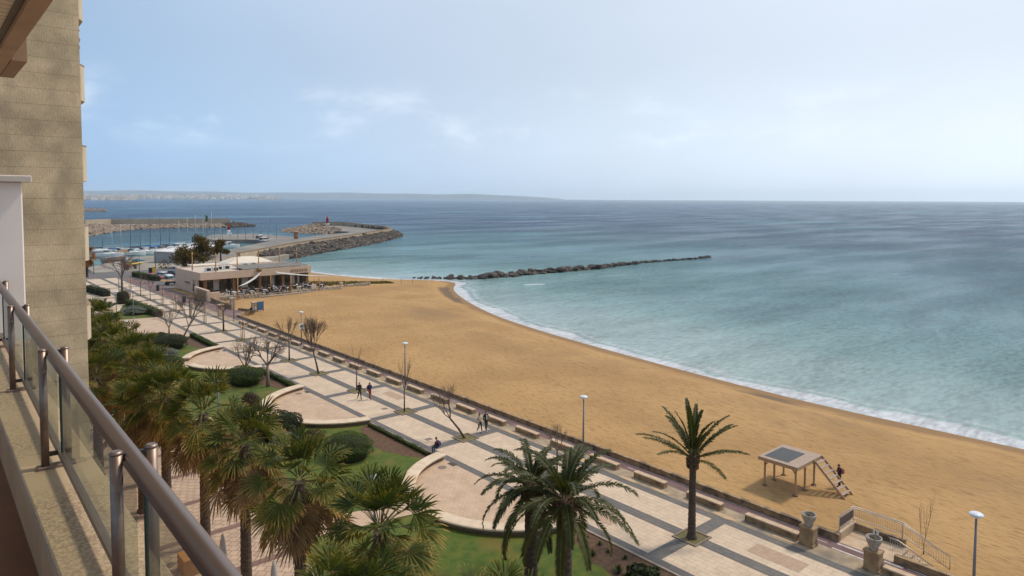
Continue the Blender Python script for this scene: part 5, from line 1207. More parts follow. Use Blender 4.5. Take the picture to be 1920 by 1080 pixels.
# low groyne: every boulder its own
blk = []
for k in range(6):
    o = MB().blob((0, 0, 0), (1, .8, .62), 0, 2, .16, random.Random(k)); blk.append(o)
gp = smooth_line([(104.5, 160.8), (113, 152.2), (119, 148.5), (138, 148.6), (160, 147.9), (173, 148), (180, 149.5), (192, 150), (205, 149.5), (217, 148), (226, 148.6), (233, 149.6)], 1)
seg = np.linalg.norm(np.diff(gp, axis=0), axis=1); cum_ = np.concatenate([[0], np.cumsum(seg)]); rg_ = random.Random(4)
bm_ = []
grp = 'boulders of the low groyne'
for k in range(270):
    s = (k / 270) * cum_[-1]; f_ = s / cum_[-1]
    if .655 < f_ < .665: continue
    x, y = np.interp(s, cum_, gp[:, 0]), np.interp(s, cum_, gp[:, 1])
    big = (.45 if f_ < .07 else .8 if f_ < .14 else 1.12 if f_ < .50 else .8 if f_ < .66 else .55) * rg_.uniform(.75, 1.25)
    wdt = 2.6 * big; dx, dy = rg_.uniform(-.5, .5), rg_.uniform(-.5, .5) * wdt
    z = max(SEA, sand_z(x, y)) + .12 * big + (0.55 * big if rg_.random() < .45 else 0)
    lab = 'pale low boulder half buried in the sand at the root of the groyne' if f_ < .10 else 'dark boulder in the thick middle stretch of the low groyne' if f_ < .6 else 'small dark boulder in the thin outer stretch of the low groyne'
    if len(bm_) < 6:
        o = blk[len(bm_)].build('boulder', rock, loc=(x + dx, y + dy, z)); tag(o, lab, 'boulder', grp); bm_.append(o)
    else:
        o = bm_[k % 6].copy(); COL.objects.link(o); o.location = (x + dx, y + dy, z); o['label'] = lab
    o['group'] = grp if f_ >= .1 and f_ < .6 else grp + (' near the sand' if f_ < .1 else ' at the outer end')
    o.rotation_euler = (rg_.uniform(-.3, .3), rg_.uniform(-.3, .3), rg_.random() * 6); o.scale = (big * 1.2, big * 1.1, big * .85)

# beacons
redM = M('beacon_red', (.42, .03, .03), rough=.5); grnM = M('beacon_green', (.03, .14, .07), rough=.5)
x, y, _ = at(429, 439, 0)
t = thing('red_beacon', 'small red and white harbour light on the inner mole', 'lighthouse', (x, y, .02), 0, None, .82)
MB().bbox(-1.5, 1.5, -1.2, 1.2, 0, .9, .1).lathe([(1.1, 0), (1.05, 1.9)], (0, 0, .9), 14).build('base', white, t); MB().lathe([(.85, 0), (.75, 2.3), (1.05, 2.3), (1.05, 2.55), (.5, 2.6), (.5, 3.4), (.6, 3.4), (.05, 4.0)], (0, 0, 2.8), 14).build('tower', redM, t)
x, y, _ = at(614, 427, 0)
t = thing('red_beacon', 'tall slim red harbour light on white legs at the mole head', 'lighthouse', (x, y, .6), 0, None, .85)
for sx, sy in ((-1, -1), (1, -1), (1, 1), (-1, 1)): MB().tube([(sx * 1.1, sy * 1.1, 0), (sx * .9, sy * .9, 2.8)], .28, 6).build('leg', white, t)
MB().bbox(-1.3, 1.3, -1.3, 1.3, 2.8, 3.1, .05).build('platform', white, t); MB().lathe([(1.15, 0), (.8, 4.2), (1.0, 4.3), (.6, 4.4), (.55, 5.2), (.15, 5.8), (.06, 6.8)], (0, 0, 3.1), 14).build('tower', redM, t)
t = thing('green_beacon', 'green harbour light on the far breakwater wall', 'lighthouse', (172, 561, 1.6), 0, None, .8)
MB().lathe([(1.1, 0), (.9, 5.2), (1.9, 5.3), (1.9, 5.9), (1.2, 6.4)], (0, 0, 0), 14).build('tower', grnM, t)
x, y, _ = at(555, 448, 0)
t = thing('salmon_tower', 'squat salmon coloured round tower on the mole road', 'tower', (x, y, .02)); MB().lathe([(1.0, 0), (1.0, 3.5), (1.12, 3.5), (1.12, 3.75), (.2, 3.9)], (0, 0, 0), 18).build('tower', M('salmon', (.58, .30, .17), rough=.8), t); MB().lathe([(1.03, 1.5), (1.03, 1.75)], (0, 0, 0), 18).build('band', M('salmon_dark', (.42, .22, .14), rough=.8), t)

# cars
glassd = M('car_glass', (.02, .025, .03), rough=.08, spec=.7)
def car(lab, x, y, rot, col, nm, cat='car', h=1.48, L=4.3, z=0.02, grp='parked cars'):
    t = thing('parked_car' if cat == 'car' else 'parked_van', lab, cat, (x, y, z), rot, grp); w = .88
    cm_ = M('car_paint_' + nm, col, tuple(c * .95 for c in col), rough=.3, spec=.6)
    b = MB()
    for pr, z0, z1, ww0, ww1 in (([(-L / 2, .35), (-L / 2 + .05, .75), (-L / 2 + .3, .88), (L / 2 - 1.2, .90), (L / 2 - .35, .78), (L / 2, .6), (L / 2, .3), (L / 2 - .4, .22), (-L / 2 + .3, .22)], 0, 0, 1, .96),):
        n = len(pr); secs = []
        for yy, s in ((-w, .86), (-w * .97, .97), (-w * .8, 1), (w * .8, 1), (w * .97, .97), (w, .86)): secs.append([(px_ * (s * .04 + .96), yy, .55 + (pz - .55) * s) for px_, pz in pr])
        b.rings(secs)
    body = b.build('body', cm_, t)
    r0, r1 = (-L / 2 + .15, L / 2 - 1.45); rr0, rr1 = (-L / 2 + .6, L / 2 - 2.2)
    if cat == 'van': r0, r1, rr0, rr1 = -L / 2 + .05, L / 2 - .7, -L / 2 + .15, L / 2 - 1.4
    MB().rings([[(r0, -w * .92, .86), (r1, -w * .92, .86), (r1, w * .92, .86), (r0, w * .92, .86)], [(rr0 - .15, -w * .80, h - .1), (rr1 + .12, -w * .80, h - .1), (rr1 + .12, w * .80, h - .1), (rr0 - .15, w * .80, h - .1)]]).build('windows', glassd, t)
    MB().rings([[(rr0 - .17, -w * .81, h - .1), (rr1 + .14, -w * .81, h - .1), (rr1 + .14, w * .81, h - .1), (rr0 - .17, w * .81, h - .1)], [(rr0, -w * .72, h), (rr1, -w * .72, h), (rr1, w * .72, h), (rr0, w * .72, h)]]).build('roof', cm_, t)
    for sx in (-L * .31, L * .31):
        for sy in (-1, 1):
            q = MB().rings([[(sx + .31 * math.cos(a), sy * yy, .31 + .31 * math.sin(a)) for a in np.linspace(0, 6.283, 15)[:-1]] for yy in (w - .18, w + .01)]).build('wheel', rubber, t)
            MB().rings([[(sx + .19 * math.cos(a), sy * yy, .31 + .19 * math.sin(a)) for a in np.linspace(0, 6.283, 11)[:-1]] for yy in (w + .012, w + .02)]).build('rim', M('rim', (.4, .4, .42), rough=.4, metal=.6), q)
    for sy in (-.62, .62):
        MB().box(L / 2 - .12, L / 2 + .01, sy - .17, sy + .17, .56, .70).build('headlight', M('headlight', (.6, .62, .65), rough=.2), t); MB().box(-L / 2 - .01, -L / 2 + .1, sy - .15, sy + .15, .62, .78).build('tail_light', redM, t)
    MB().box(L / 2 - .1, L / 2 + .015, -.4, .4, .34, .5).build('grille', dark, t)
hd = rad(-62)
def c_at(px, py): p = at(px, py, 0); return p[0], p[1]
car('white parked car in front of the hedge beside the restaurant', *c_at(309, 521), hd, (.62, .63, .64), 'white')
car('dark grey parked car between the white car and the restaurant wall', *c_at(329, 518), hd, (.05, .06, .075), 'grey')
car('red car half hidden behind the far hedge', *c_at(289, 524), hd, (.30, .03, .025), 'red')
car('pale silver car behind the dark grey one', *c_at(337, 510), hd, (.40, .42, .44), 'silver')
car('dark car standing on the harbour mole', *c_at(488, 447), rad(15), (.04, .045, .05), 'black', grp=None)
car('white van parked on the mole road', *c_at(496, 452.5), rad(20), (.66, .67, .68), 'white', 'van', 1.9, 4.8, grp=None)
car('white car on the mole close behind the dark one', *c_at(491, 445.5), rad(15), (.60, .60, .60), 'white', grp=None)
# bicycles and carts near the restaurant corner: a tricycle with canopy
t = thing('pedal_cart', 'dark pedal cart with a canopy beside the parked cars', 'cart', (*c_at(322, 534), 0))
MB().box(-.9, .9, -.6, .6, .5, .75).build('seat', blackm, t); MB().box(-1.1, 1.1, -.7, .7, 1.9, 2.0).build('canopy', M('teal_canvas', (.03, .10, .11), rough=.8), t)
for sx in (-1, 1):
    for sy in (-.6, .6): MB().tube([(sx, sy, .4), (sx, sy, 1.9)], .03, 5).build('post', blackm, t); MB().rings([[(sx + .35 * math.cos(a), sy * yy, .35 + .35 * math.sin(a)) for a in np.linspace(0, 6.283, 13)[:-1]] for yy in (1.05, 1.15)]).build('wheel', rubber, t)

# boats
hullw = M('boat_hull', (.74, .73, .70), (.68, .66, .62), 1, .4); deckM = M('boat_deck', (.50, .45, .38), rough=.6)
def hull_rings(L, B, fb):
    rs = []
    for k in range(11):
        q = k / 10; w = B / 2 * (min(1, .82 + .4 * q) if q < .45 else 1 * (1 - ((q - .45) / .55) ** 2.3)) + .03; x = -L / 2 + L * q; s = fb * (1 + .35 * q * q)
        rs.append([(x - (.0 if q < .9 else .0), -w, s), (x, -w * .86, .25), (x - .2 * q, -w * .3, -.35), (x - .2 * q, w * .3, -.35), (x, w * .86, .25), (x, w, s)])
    return rs
def motorboat(lab, x, y, rot, L, col, nm, style):
    t = thing('motorboat', lab, 'boat', (x, y, SEA), rot, 'motorboats moored side by side in the marina'); L *= 1.15; B = L * .34; fb = 1.25
    MB().rings(hull_rings(L, B, fb)).build('hull', hullw, t)
    MB().rings([[(-L * .05, -B * .36, fb), (L * .25, -B * .26, fb + .1), (L * .25, B * .26, fb + .1), (-L * .05, B * .36, fb)], [(-L * .02, -B * .30, fb + .75), (L * .12, -B * .2, fb + .7), (L * .12, B * .2, fb + .7), (-L * .02, B * .30, fb + .75)]]).build('cabin', hullw, t)
    MB().rings([[(-L * .03, -B * .33, fb + .76), (L * .13, -B * .2, fb + .71), (L * .13, B * .2, fb + .71), (-L * .03, B * .33, fb + .76)], [(-L * .07, -B * .28, fb + 1.3), (L * .02, -B * .2, fb + 1.3), (L * .02, B * .2, fb + 1.3), (-L * .07, B * .28, fb + 1.3)]]).build('windscreen', glassd, t)
    cv = M('boat_cover_' + nm, col, rough=.7)
    if style == 0: MB().rings([[(-L * .40, -B * .36, fb + 1.35), (L * .02, -B * .34, fb + 1.35), (L * .02, B * .34, fb + 1.35), (-L * .40, B * .36, fb + 1.35)], [(-L * .36, -B * .26, fb + 1.62), (0, -B * .24, fb + 1.62), (0, B * .24, fb + 1.62), (-L * .36, B * .26, fb + 1.62)]]).build('canopy', cv, t)
    else: MB().rings([[(-L * .46, -B * .42, fb), (-L * .05, -B * .42, fb), (-L * .05, B * .42, fb), (-L * .46, B * .42, fb)], [(-L * .40, -B * .2, fb + .8), (-L * .08, -B * .25, fb + 1.2), (-L * .08, B * .25, fb + 1.2), (-L * .40, B * .2, fb + .8)]]).build('cover', cv, t)
    MB().tube([(-L * .05, -B * .45, fb), (-L * .05, -B * .45, fb + .5), (L * .3, -B * .35, fb + .62), (L * .49, 0, fb + .8), (L * .3, B * .35, fb + .62), (-L * .05, B * .45, fb + .5)], .035, 4).build('bow_rail', railM, t)
bh = rad(-28)
mb = [(200, 482, 10.5, (.60, .58, .55), 'cream', 0, 'large white motorboat nearest the building corner'), (224, 479, 8.8, (.02, .06, .16), 'navy', 0, 'white motorboat with a navy blue canopy next to the largest one'),
      (246, 479, 9.0, (.42, .25, .12), 'tan', 1, 'motorboat under a tan cover'), (266, 477, 9.0, (.05, .045, .05), 'charcoal', 0, 'motorboat with dark charcoal canopy beside the tan covered one'), (285, 475, 8.2, (.55, .52, .48), 'sand', 1, 'plain pale motorboat in the middle of the row'),
      (301, 474, 9.0, (.03, .12, .34), 'blue', 0, 'motorboat with bright blue canopy near the grey shed'), (316, 470, 8.4, (.16, .13, .10), 'brown', 1, 'dull brown covered motorboat behind the shed roof'), (330, 469, 8.6, (.02, .10, .36), 'royal', 1, 'motorboat under a royal blue cover above the shed roof'), (346, 468, 8.0, (.62, .60, .56), 'cream', 0, 'white cabin motorboat at the shed roof end'),
      (391, 462, 7.5, (.62, .60, .56), 'cream', 1, 'white motorboat in the inner basin between the pines'), (433, 465, 6.5, (.62, .60, .58), 'cream', 0, 'white motorboat ashore by the start of the mole wall')]
for px, py, L, c, nm, st, lab in mb:
    p = at(px, py, SEA); motorboat(lab, p[0], p[1], bh, L, c, nm, st)
mastM = M('mast_grey', (.12, .12, .13), rough=.5); mastW = M('mast_pale', (.42, .40, .38), rough=.5)
def sailboat(lab, x, y, rot, L, hm, dkm, col, nm):
    t = thing('sailboat', lab, 'boat', (x, y, SEA), rot, 'masted sailing boats in the marina'); B = L * .3
    MB().rings(hull_rings(L, B, .9)).build('hull', hullw, t); MB().rings([[(-L * .1, -B * .28, .9), (L * .22, -B * .2, .95), (L * .22, B * .2, .95), (-L * .1, B * .28, .9)], [(-L * .08, -B * .22, 1.35), (L * .18, -B * .15, 1.3), (L * .18, B * .15, 1.3), (-L * .08, B * .22, 1.35)]]).build('cabin', hullw, t)
    m = MB().tube([(L * .12, 0, .8), (L * .12, 0, hm)], .11, 6).beam((L * .12, -1.1, hm * .62), (L * .12, 1.1, hm * .62), .06, .06).build('mast', dkm, t)
    MB().tube([(L * .12, 0, 2.1), (-L * .32, 0, 2.0)], [.22, .12], 6).build('boom_cover', M('boat_cover_' + nm, col, rough=.7), t)
    MB().tube([(L * .49, 0, 1.25), (L * .12, 0, hm * .96)], .018, 3).tube([(-L * .48, 0, 1), (L * .12, 0, hm)], .018, 3).build('rigging', mastM, t)
sbs = [(187, 474, 8, 0, (.03, .04, .06), 'slate'), (240, 473, 15.5, 0, (.02, .03, .05), 'slate'), (258, 472, 13, 0, (.02, .03, .06), 'slate'), (277, 470, 15.8, 0, (.02, .06, .2), 'navy2'), (296, 470, 14.5, 0, (.03, .03, .04), 'slate'), (313, 467, 12, 0, (.05, .04, .03), 'slate'),
       (205, 471, 9.5, 1, (.4, .38, .35), 'pale'), (222, 470, 11, 1, (.4, .38, .35), 'pale'), (331, 465, 12, 1, (.5, .46, .4), 'pale'), (347, 463, 13, 1, (.5, .46, .4), 'pale'), (362, 461, 14, 1, (.5, .46, .4), 'pale'), (377, 460, 12, 1, (.5, .46, .4), 'pale'), (393, 457, 15, 1, (.5, .46, .4), 'pale'), (409, 458, 10, 1, (.5, .46, .4), 'pale')]
sl_ = ['short masted sailing boat closest to the building corner', 'sailing boat with a tall dark mast above the tan covered motorboat', 'sailing boat with dark mast and slate boom cover behind the charcoal canopy', 'tallest dark masted sailing boat, with a navy boom cover', 'dark masted sailing boat behind the bright blue canopy', 'sailing boat with a lower dark mast behind the brown covered motorboat',
       'sailing boat with a faint thin mast second from the building corner', 'sailing boat with a pale mast behind the navy canopy', 'pale masted sailing boat above the shed roof', 'pale masted sailing boat beside the first pine', 'sailing boat with pale mast rising behind the first pine', 'pale masted sailing boat between the two pines', 'tallest pale masted sailing boat, in the inner basin', 'short pale masted boat before the red and white light']
for (px, py, hm, dk, c, nm), lab in zip(sbs, sl_):
    p = at(px, py, SEA); sailboat(lab, p[0], p[1], bh, 9, hm, mastW if dk else mastM, c, nm)
t = thing('pontoon', 'low concrete pontoon behind the moored boats', 'pontoon', (50, 318, SEA)); loc(MB().beam((40, 296, -1.5), (96, 326, -1.5), 2.2, .5), t).build('walkway', quay, t)
# shed and quay clutter
shM = M('shed_wall', (.36, .34, .33), (.31, .29, .28), .4, .8); shR = M('shed_roof', (.66, .63, .60), (.60, .57, .54), .3, .7)
t = thing('boat_shed', 'pale grey boat shed with a sloping white roof by the marina', 'shed', (56.3, 236, 0), rad(-62))
MB().box(0, 8.5, 0, 18, 0, 3.4).build('walls', shM, t); MB().rings([[(-.3, -.3, 3.4), (8.8, -.3, 3.4), (8.8, 18.3, 3.4), (-.3, 18.3, 3.4)], [(-.1, -.1, 3.6), (8.6, -.1, 3.6), (8.6, 18.1, 4.6), (-.1, 18.1, 4.6)]]).build('roof', shR, t)
t = thing('boat_trailer_row', 'covered boat hull stored ashore on the quay', 'boat', (*c_at(213, 492), 0), rad(10)); MB().rings(hull_rings(7, 2.4, 1.1)).build('hull', M('tarp_grey', (.26, .24, .22), rough=.8), t); MB().box(-2, 1.5, -.9, .9, -.5, .0).build('cradle', wood, t); t.location.z = .55
km = [((.50, .16, .04), 'orange'), ((.55, .40, .05), 'yellow'), ((.10, .28, .36), 'teal'), ((.60, .58, .55), 'white2'), ((.35, .05, .04), 'red2')]
spots = [(240, 496, 0), (246, 497, 1), (237, 501, 2), (251, 500, 3), (244, 503, 0), (254, 504, 1), (249, 492, 3), (239, 506, 4), (257, 497, 2), (232, 498, 3)]
for k, (px, py, c) in enumerate(spots):
    p = at(px, py, 0); t = thing('kayak_stack', ['bright orange', 'yellow', 'teal', 'white', 'red', 'second orange', 'second yellow', 'far white', 'far teal', 'outermost white'][k] + ' plastic kayak standing in the rack on the quay', 'kayak', (p[0], p[1], .9 + .3 * (k % 3)), rad(20 + 37 * k), 'coloured kayaks racked on the quay', 1.5)
    t.name = 'kayak'; MB().rings([[(x_, w_ * math.cos(a), w_ * .6 * math.sin(a)) for a in np.linspace(0, 6.28, 9)[:-1]] for x_, w_ in ((-1.9, .05), (-1.2, .3), (0, .42), (1.2, .3), (1.9, .05))], smooth=True).build('hull', M('kayak_' + km[c][1], km[c][0], rough=.4), t); MB().lathe([(.28, 0), (.2, .05)], (0, 0, .22), 10, sx=1.4).build('cockpit', dark, t)
    MB().box(-.05, .05, -.3, .3, -1.1, -.2).build('rack', mastM, t)
for k, (px, py, h) in enumerate(((228, 518, 5), (292, 503, 6), (262, 512, 4.5), (176, 514, 4))):
    p = at(px, py, 0); t = MB().tube([(0, 0, 0), (0, 0, h)], [.1, .06], 6).lathe([(.02, 0), (.3, .05), (.3, .12), (.02, .2)], (0, 0, h), 8).build('quay_lamp', orange if k == 0 else mastM, loc=(p[0], p[1], 0)); tag(t, ['orange lamp pole at the quay', 'dark lamp pole near the shed', 'thin lamp pole on the road island', 'grey lamp pole by the road crossing'][k], 'lamp post')
t = thing('orange_cone_board', 'black and yellow traffic board by the parked cars', 'sign', (*c_at(286, 516), 0)); MB().box(-.9, -.1, -.1, .1, .2, 2.0).build('black_panel', blackm, t); MB().box(-.05, .7, -.1, .1, .6, 2.2).build('yellow_panel', M('kayak_yellow2', (.55, .33, .04), rough=.5), t)
for k in range(12):
    px = 388 + k * 14.5; p = at(px, 444 + (k % 3) * 2.2 + k * .4, 0)
    if k < 10: t = MB().tube([(0, 0, 0), (0, 0, 9.5)], [.10, .05], 5).build('mole_lamp', mastM, loc=(p[0], p[1], 0)); tag(t, 'thin tall lamp pole on the mole, %s from the pines' % nth[k], 'lamp post', 'thin lamp poles along the mole')

# ================================================================== PEOPLE
skin = M('skin', (.46, .27, .18), (.42, .24, .16), 8, .55); hairM = M('dark_hair', (.012, .009, .008), rough=.6); shoew = M('pale_shoes', (.55, .52, .48), rough=.7); shoed = M('dark_shoes', (.02, .018, .016), rough=.6)
PAL = {}
def cloth(nm, c): return M('cloth_' + nm, c, tuple(v * .7 for v in c), 6, .9, .004, 25)
def pose(kind):
    J = dict(pelvis=(0, 0, .96), spine=(0, .01, 1.16), chest=(0, 0, 1.36), neck=(0, 0, 1.50), hb=(0, .015, 1.575), hm=(0, .025, 1.65), ht=(0, .01, 1.73),
             sl=(-.185, 0, 1.42), sr=(.185, 0, 1.42), el=(-.24, -.04, 1.15), er=(.24, -.04, 1.15), wl=(-.24, .06, .92), wr=(.24, .06, .92), hl=(-.235, .09, .84), hr=(.235, .09, .84),
             pl=(-.09, 0, .92), pr=(.09, 0, .92), kl=(-.10, .02, .50), kr=(.10, .02, .50), al=(-.10, -.02, .09), ar=(.10, -.02, .09), tl=(-.11, .15, .035), tr=(.11, .15, .035))
    if kind == 'walk': J.update(kl=(-.09, .16, .53), al=(-.09, .24, .11), tl=(-.09, .40, .06), kr=(.09, .02, .50), ar=(.09, -.28, .16), tr=(.09, -.17, .04), el=(-.25, -.14, 1.18), wl=(-.24, -.12, .94), hl=(-.23, -.09, .86), er=(.25, .0, 1.16), wr=(.23, .16, .98), hr=(.22, .22, .92))
    if kind == 'walk2': J.update(kl=(-.09, .02, .50), al=(-.09, -.26, .15), tl=(-.09, -.15, .04), kr=(.09, .15, .53), ar=(.09, .23, .11), tr=(.09, .39, .06), el=(-.24, -.02, 1.16), wl=(-.16, .2, 1.12), hl=(-.08, .25, 1.16), er=(.25, -.08, 1.17), wr=(.24, 0, .94), hr=(.23, .03, .86))
    if kind == 'phone': J.update(el=(-.25, .02, 1.17), er=(.25, .02, 1.17), wl=(-.10, .27, 1.22), wr=(.10, .27, 1.22), hl=(-.05, .33, 1.25), hr=(.05, .33, 1.25), hb=(0, .04, 1.57), hm=(0, .075, 1.635), ht=(0, .08, 1.715))
    if kind == 'sit': 
        J.update(pelvis=(0, 0, .10), spine=(0, .03, .30), chest=(0, .07, .50), neck=(0, .10, .64), hb=(0, .13, .71), hm=(0, .16, .78), ht=(0, .155, .86), sl=(-.185, .07, .56), sr=(.185, .07, .56), el=(-.25, .12, .32), er=(.25, .12, .32), wl=(-.14, .34, .24), wr=(.14, .34, .24), hl=(-.10, .41, .24), hr=(.10, .41, .24),
                 pl=(-.09, .03, .09), pr=(.09, .03, .09), kl=(-.13, .44, .10), kr=(.13, .44, .10), al=(-.12, .42, -.36), ar=(.12, .42, -.36), tl=(-.12, .57, -.42), tr=(.12, .57, -.42))
    if kind == 'bend': J.update(spine=(0, .16, 1.08), chest=(0, .36, 1.12), neck=(0, .49, 1.10), hb=(0, .56, 1.07), hm=(0, .62, 1.03), ht=(0, .68, .99), sl=(-.17, .38, 1.15), sr=(.17, .38, 1.15), el=(-.2, .40, .88), er=(.2, .40, .88), wl=(-.14, .42, .64), wr=(.14, .42, .64), hl=(-.12, .43, .56), hr=(.12, .43, .56), kl=(-.10, .05, .5), kr=(.12, .0, .5), ar=(.13, -.1, .09), tr=(.14, .06, .035))
    return J
BONES = [('pelvis', 'spine'), ('spine', 'chest'), ('chest', 'neck'), ('neck', 'hb'), ('hb', 'hm'), ('hm', 'ht'), ('chest', 'sl'), ('chest', 'sr'), ('sl', 'el'), ('sr', 'er'), ('el', 'wl'), ('er', 'wr'), ('wl', 'hl'), ('wr', 'hr'), ('pelvis', 'pl'), ('pelvis', 'pr'), ('pl', 'kl'), ('pr', 'kr'), ('kl', 'al'), ('kr', 'ar'), ('al', 'tl'), ('ar', 'tr')]
RAD = dict(pelvis=(.155, .12), spine=(.14, .105), chest=(.165, .12), neck=(.058, .058), hb=(.075, .08), hm=(.083, .095), ht=(.06, .07), sl=(.075, .07), sr=(.075, .07), el=(.05, .05), er=(.05, .05), wl=(.034, .034), wr=(.034, .034), hl=(.028, .04), hr=(.028, .04), pl=(.10, .10), pr=(.10, .10), kl=(.068, .07), kr=(.068, .07), al=(.045, .05), ar=(.045, .05), tl=(.04, .035), tr=(.04, .035))
def person_mesh(kind, bare=False, hands=True, sub=1, fat=1.0):
    J = pose(kind); ks = list(J); me = bpy.data.meshes.new('p'); me.from_pydata([J[k] for k in ks], [(ks.index(a), ks.index(b)) for a, b in BONES], [])
    o = bpy.data.objects.new('p', me); COL.objects.link(o); m = o.modifiers.new('s', 'SKIN'); m.use_smooth_shade = True
    for i, k in enumerate(ks): me.skin_vertices[0].data[i].radius = (RAD[k][0] * fat, RAD[k][1] * fat) if k not in ('hb', 'hm', 'ht', 'neck') else RAD[k]
    me.skin_vertices[0].data[0].use_root = True
    s = o.modifiers.new('u', 'SUBSURF'); s.levels = sub; s.render_levels = sub
    dg = bpy.context.evaluated_depsgraph_get(); ev = bpy.data.meshes.new_from_object(o.evaluated_get(dg)); COL.objects.unlink(o); bpy.data.objects.remove(o)
    V = [tuple(v.co) for v in ev.vertices]; Fs = [tuple(p.vertices) for p in ev.polygons]; bpy.data.meshes.remove(ev)
    b = MB(); P3 = {k: Vector(v) for k, v in J.items()}
    def cls(c):
        best, bi = 9, None
        for a, e in BONES:
            A, E = P3[a], P3[e]; d = E - A; t_ = max(0, min(1, (c - A).dot(d) / d.length_squared)); q = (c - A - d * t_).length / (RAD[a][0] * (1 - t_) + RAD[e][0] * t_)
            if q < best: best, bi = q, (a, e, t_)
        a, e, t_ = bi
        if a in ('hb', 'hm') : return 0
        if a == 'neck': return 0
        if e in ('hl', 'hr'): return 0
        if e in ('tl', 'tr'): return 3
        if e in ('kl', 'kr', 'al', 'ar') or (e in ('pl', 'pr')) or (a == 'pelvis' and t_ < .25): return 2
        return 1
    b.add(V, [], 0)
    for f_ in Fs:
        c = sum((Vector(V[i]) for i in f_), Vector()) / len(f_); b.f.append(f_); b.m.append(cls(c)); b.sm.append(True)
    hd_ = P3['hm']; fw = Vector((0, 1, 0)) if kind not in ('bend',) else Vector((0, .5, -.85)); 
    upv = (P3['ht'] - P3['hb']).normalized(); fwd = (fw - upv * fw.dot(upv)).normalized(); sd_ = fwd.cross(upv)
    # nose, eyes, mouth, ears
    b.add([hd_ + fwd * .090 + upv * .02 - sd_ * .012, hd_ + fwd * .090 + upv * .02 + sd_ * .012, hd_ + fwd * .092 - upv * .02 + sd_ * .018, hd_ + fwd * .092 - upv * .02 - sd_ * .018, hd_ + fwd * .118 - upv * .012], [(0, 1, 4), (1, 2, 4), (2, 3, 4), (3, 0, 4)], 0)
    for sg in (-1, 1):
        b.blob(hd_ + sd_ * sg * .082, (.012, .02, .03), 0, 1, 0); b.blob(hd_ + fwd * .085 + sd_ * sg * .032 + upv * .018, (.012, .01, .008), 4, 1, 0)
    b.blob(hd_ + fwd * .085 - upv * .045, (.025, .012, .007), 5, 1, 0)
    if hands:
        for sfx, sg in (('l', -1), ('r', 1)):
            w_, h_ = P3['w' + sfx], P3['h' + sfx]; d = (h_ - w_).normalized(); ax = Vector((0, 1, 0)) if abs(d.y) < .7 else Vector((1, 0, 0)); ax = (ax - d * ax.dot(d)).normalized(); nn2 = d.cross(ax)
            for q, ln in enumerate((.068, .076, .072, .058)):
                o_ = h_ + ax * (.027 - q * .018); b.tube([o_, o_ + d * ln * .5 + nn2 * .004 * sg, o_ + d * ln * .95 + nn2 * .018 * sg], [.009, .0085, .006], 5, 0)
            o_ = (w_ + h_) / 2 + ax * .035; b.tube([o_, o_ + (d * .6 + ax * .6) * .035, o_ + (d * .95 + ax * .5) * .055], [.011, .010, .007], 5, 0)
    # hair shell
    hb_ = MB(); n = 10; hair = []
    for i in range(6):
        th = math.pi * .5 * (1 - i / 5 * 1.28) ; rs_ = []
        for k in range(n):
            a = 2 * math.pi * k / n; rr = math.cos(th); front = math.sin(a)
            lim = .02 if (i >= 4 and front > .3) else 1
            zz_ = math.sin(th) * .115 if not (i >= 4 and front > .3) else math.sin(math.pi * .5 * (1 - 3 / 5 * 1.28)) * .115
            q = hd_ + upv * (.012 + zz_) + sd_ * math.cos(a) * rr * .094 + fwd * (front * rr * .104 - .008); rs_.append(q)
        hair.append(rs_)
    hb_.rings(hair[::-1], smooth=True)
    if bare:  # long hair down the back
        hb_.tube([hd_ + upv * .03 - fwd * .06, hd_ - fwd * .10 - upv * .10, P3['neck'] - fwd * .09 - upv * .06, P3['chest'] - fwd * .12], [.07, .075, .07, .03], 8)
    return b, hb_
eyeM = M('eyes', (.03, .02, .02), rough=.3); lipM = M('lips', (.32, .12, .10), rough=.5)
def person(lab, kind, x, y, z, rot, top, legs, shoes=shoed, longhair=False, s=1.0, group=None, hair=None, hands=True, sub=1, fat=1.):
    t = thing('person', lab, 'person', (x, y, z), rot, group, s); b, h = person_mesh(kind, longhair, hands, sub, fat)
    b.build('body', [skin, top, legs, shoes, eyeM, lipM], t); h.build('hair', hair or hairM, t); return t
black, navy_, red_, beige_, denim = cloth('black', (.016, .016, .018)), cloth('navy', (.02, .03, .09)), cloth('red', (.24, .035, .025)), cloth('beige', (.46, .36, .27)), cloth('denim', (.06, .085, .13))
maroon, whitec, grey_c, brownj = cloth('maroon', (.13, .02, .035)), cloth('white', (.55, .53, .50)), cloth('grey', (.16, .16, .17)), cloth('brown_jacket', (.10, .06, .045))
def pack(lab, x, y, z, rot, m, s=1.0, yo=-.20, zo=1.28):
    t = thing('backpack', lab, 'backpack', (x, y, z), rot, None, s)
    MB().rings([[(-.13, yo - .02, zo - .24), (.13, yo - .02, zo - .24), (.13, yo + .09, zo - .24), (-.13, yo + .09, zo - .24)], [(-.17, yo - .08, zo - .15), (.17, yo - .08, zo - .15), (.15, yo + .10, zo - .15), (-.15, yo + .10, zo - .15)], [(-.16, yo - .07, zo + .08), (.16, yo - .07, zo + .08), (.14, yo + .10, zo + .08), (-.14, yo + .10, zo + .08)], [(-.09, yo + .02, zo + .18), (.09, yo + .02, zo + .18), (.09, yo + .09, zo + .18), (-.09, yo + .09, zo + .18)]]).build('bag', m, t)
    for sx in (-.12, .12): MB().tube([(sx, yo + .09, zo + .15), (sx, yo + .2, zo + .19), (sx, yo + .34, zo + .08), (sx, yo + .30, zo - .12), (sx, yo + .1, zo - .18)], .014, 5).build('strap', m, t)
person('person in a black jacket and black trousers walking beside the one in red', 'walk', 33.46, 61.85, .02, rad(172), black, black, hair=M('brown_hair', (.10, .05, .03), rough=.6))
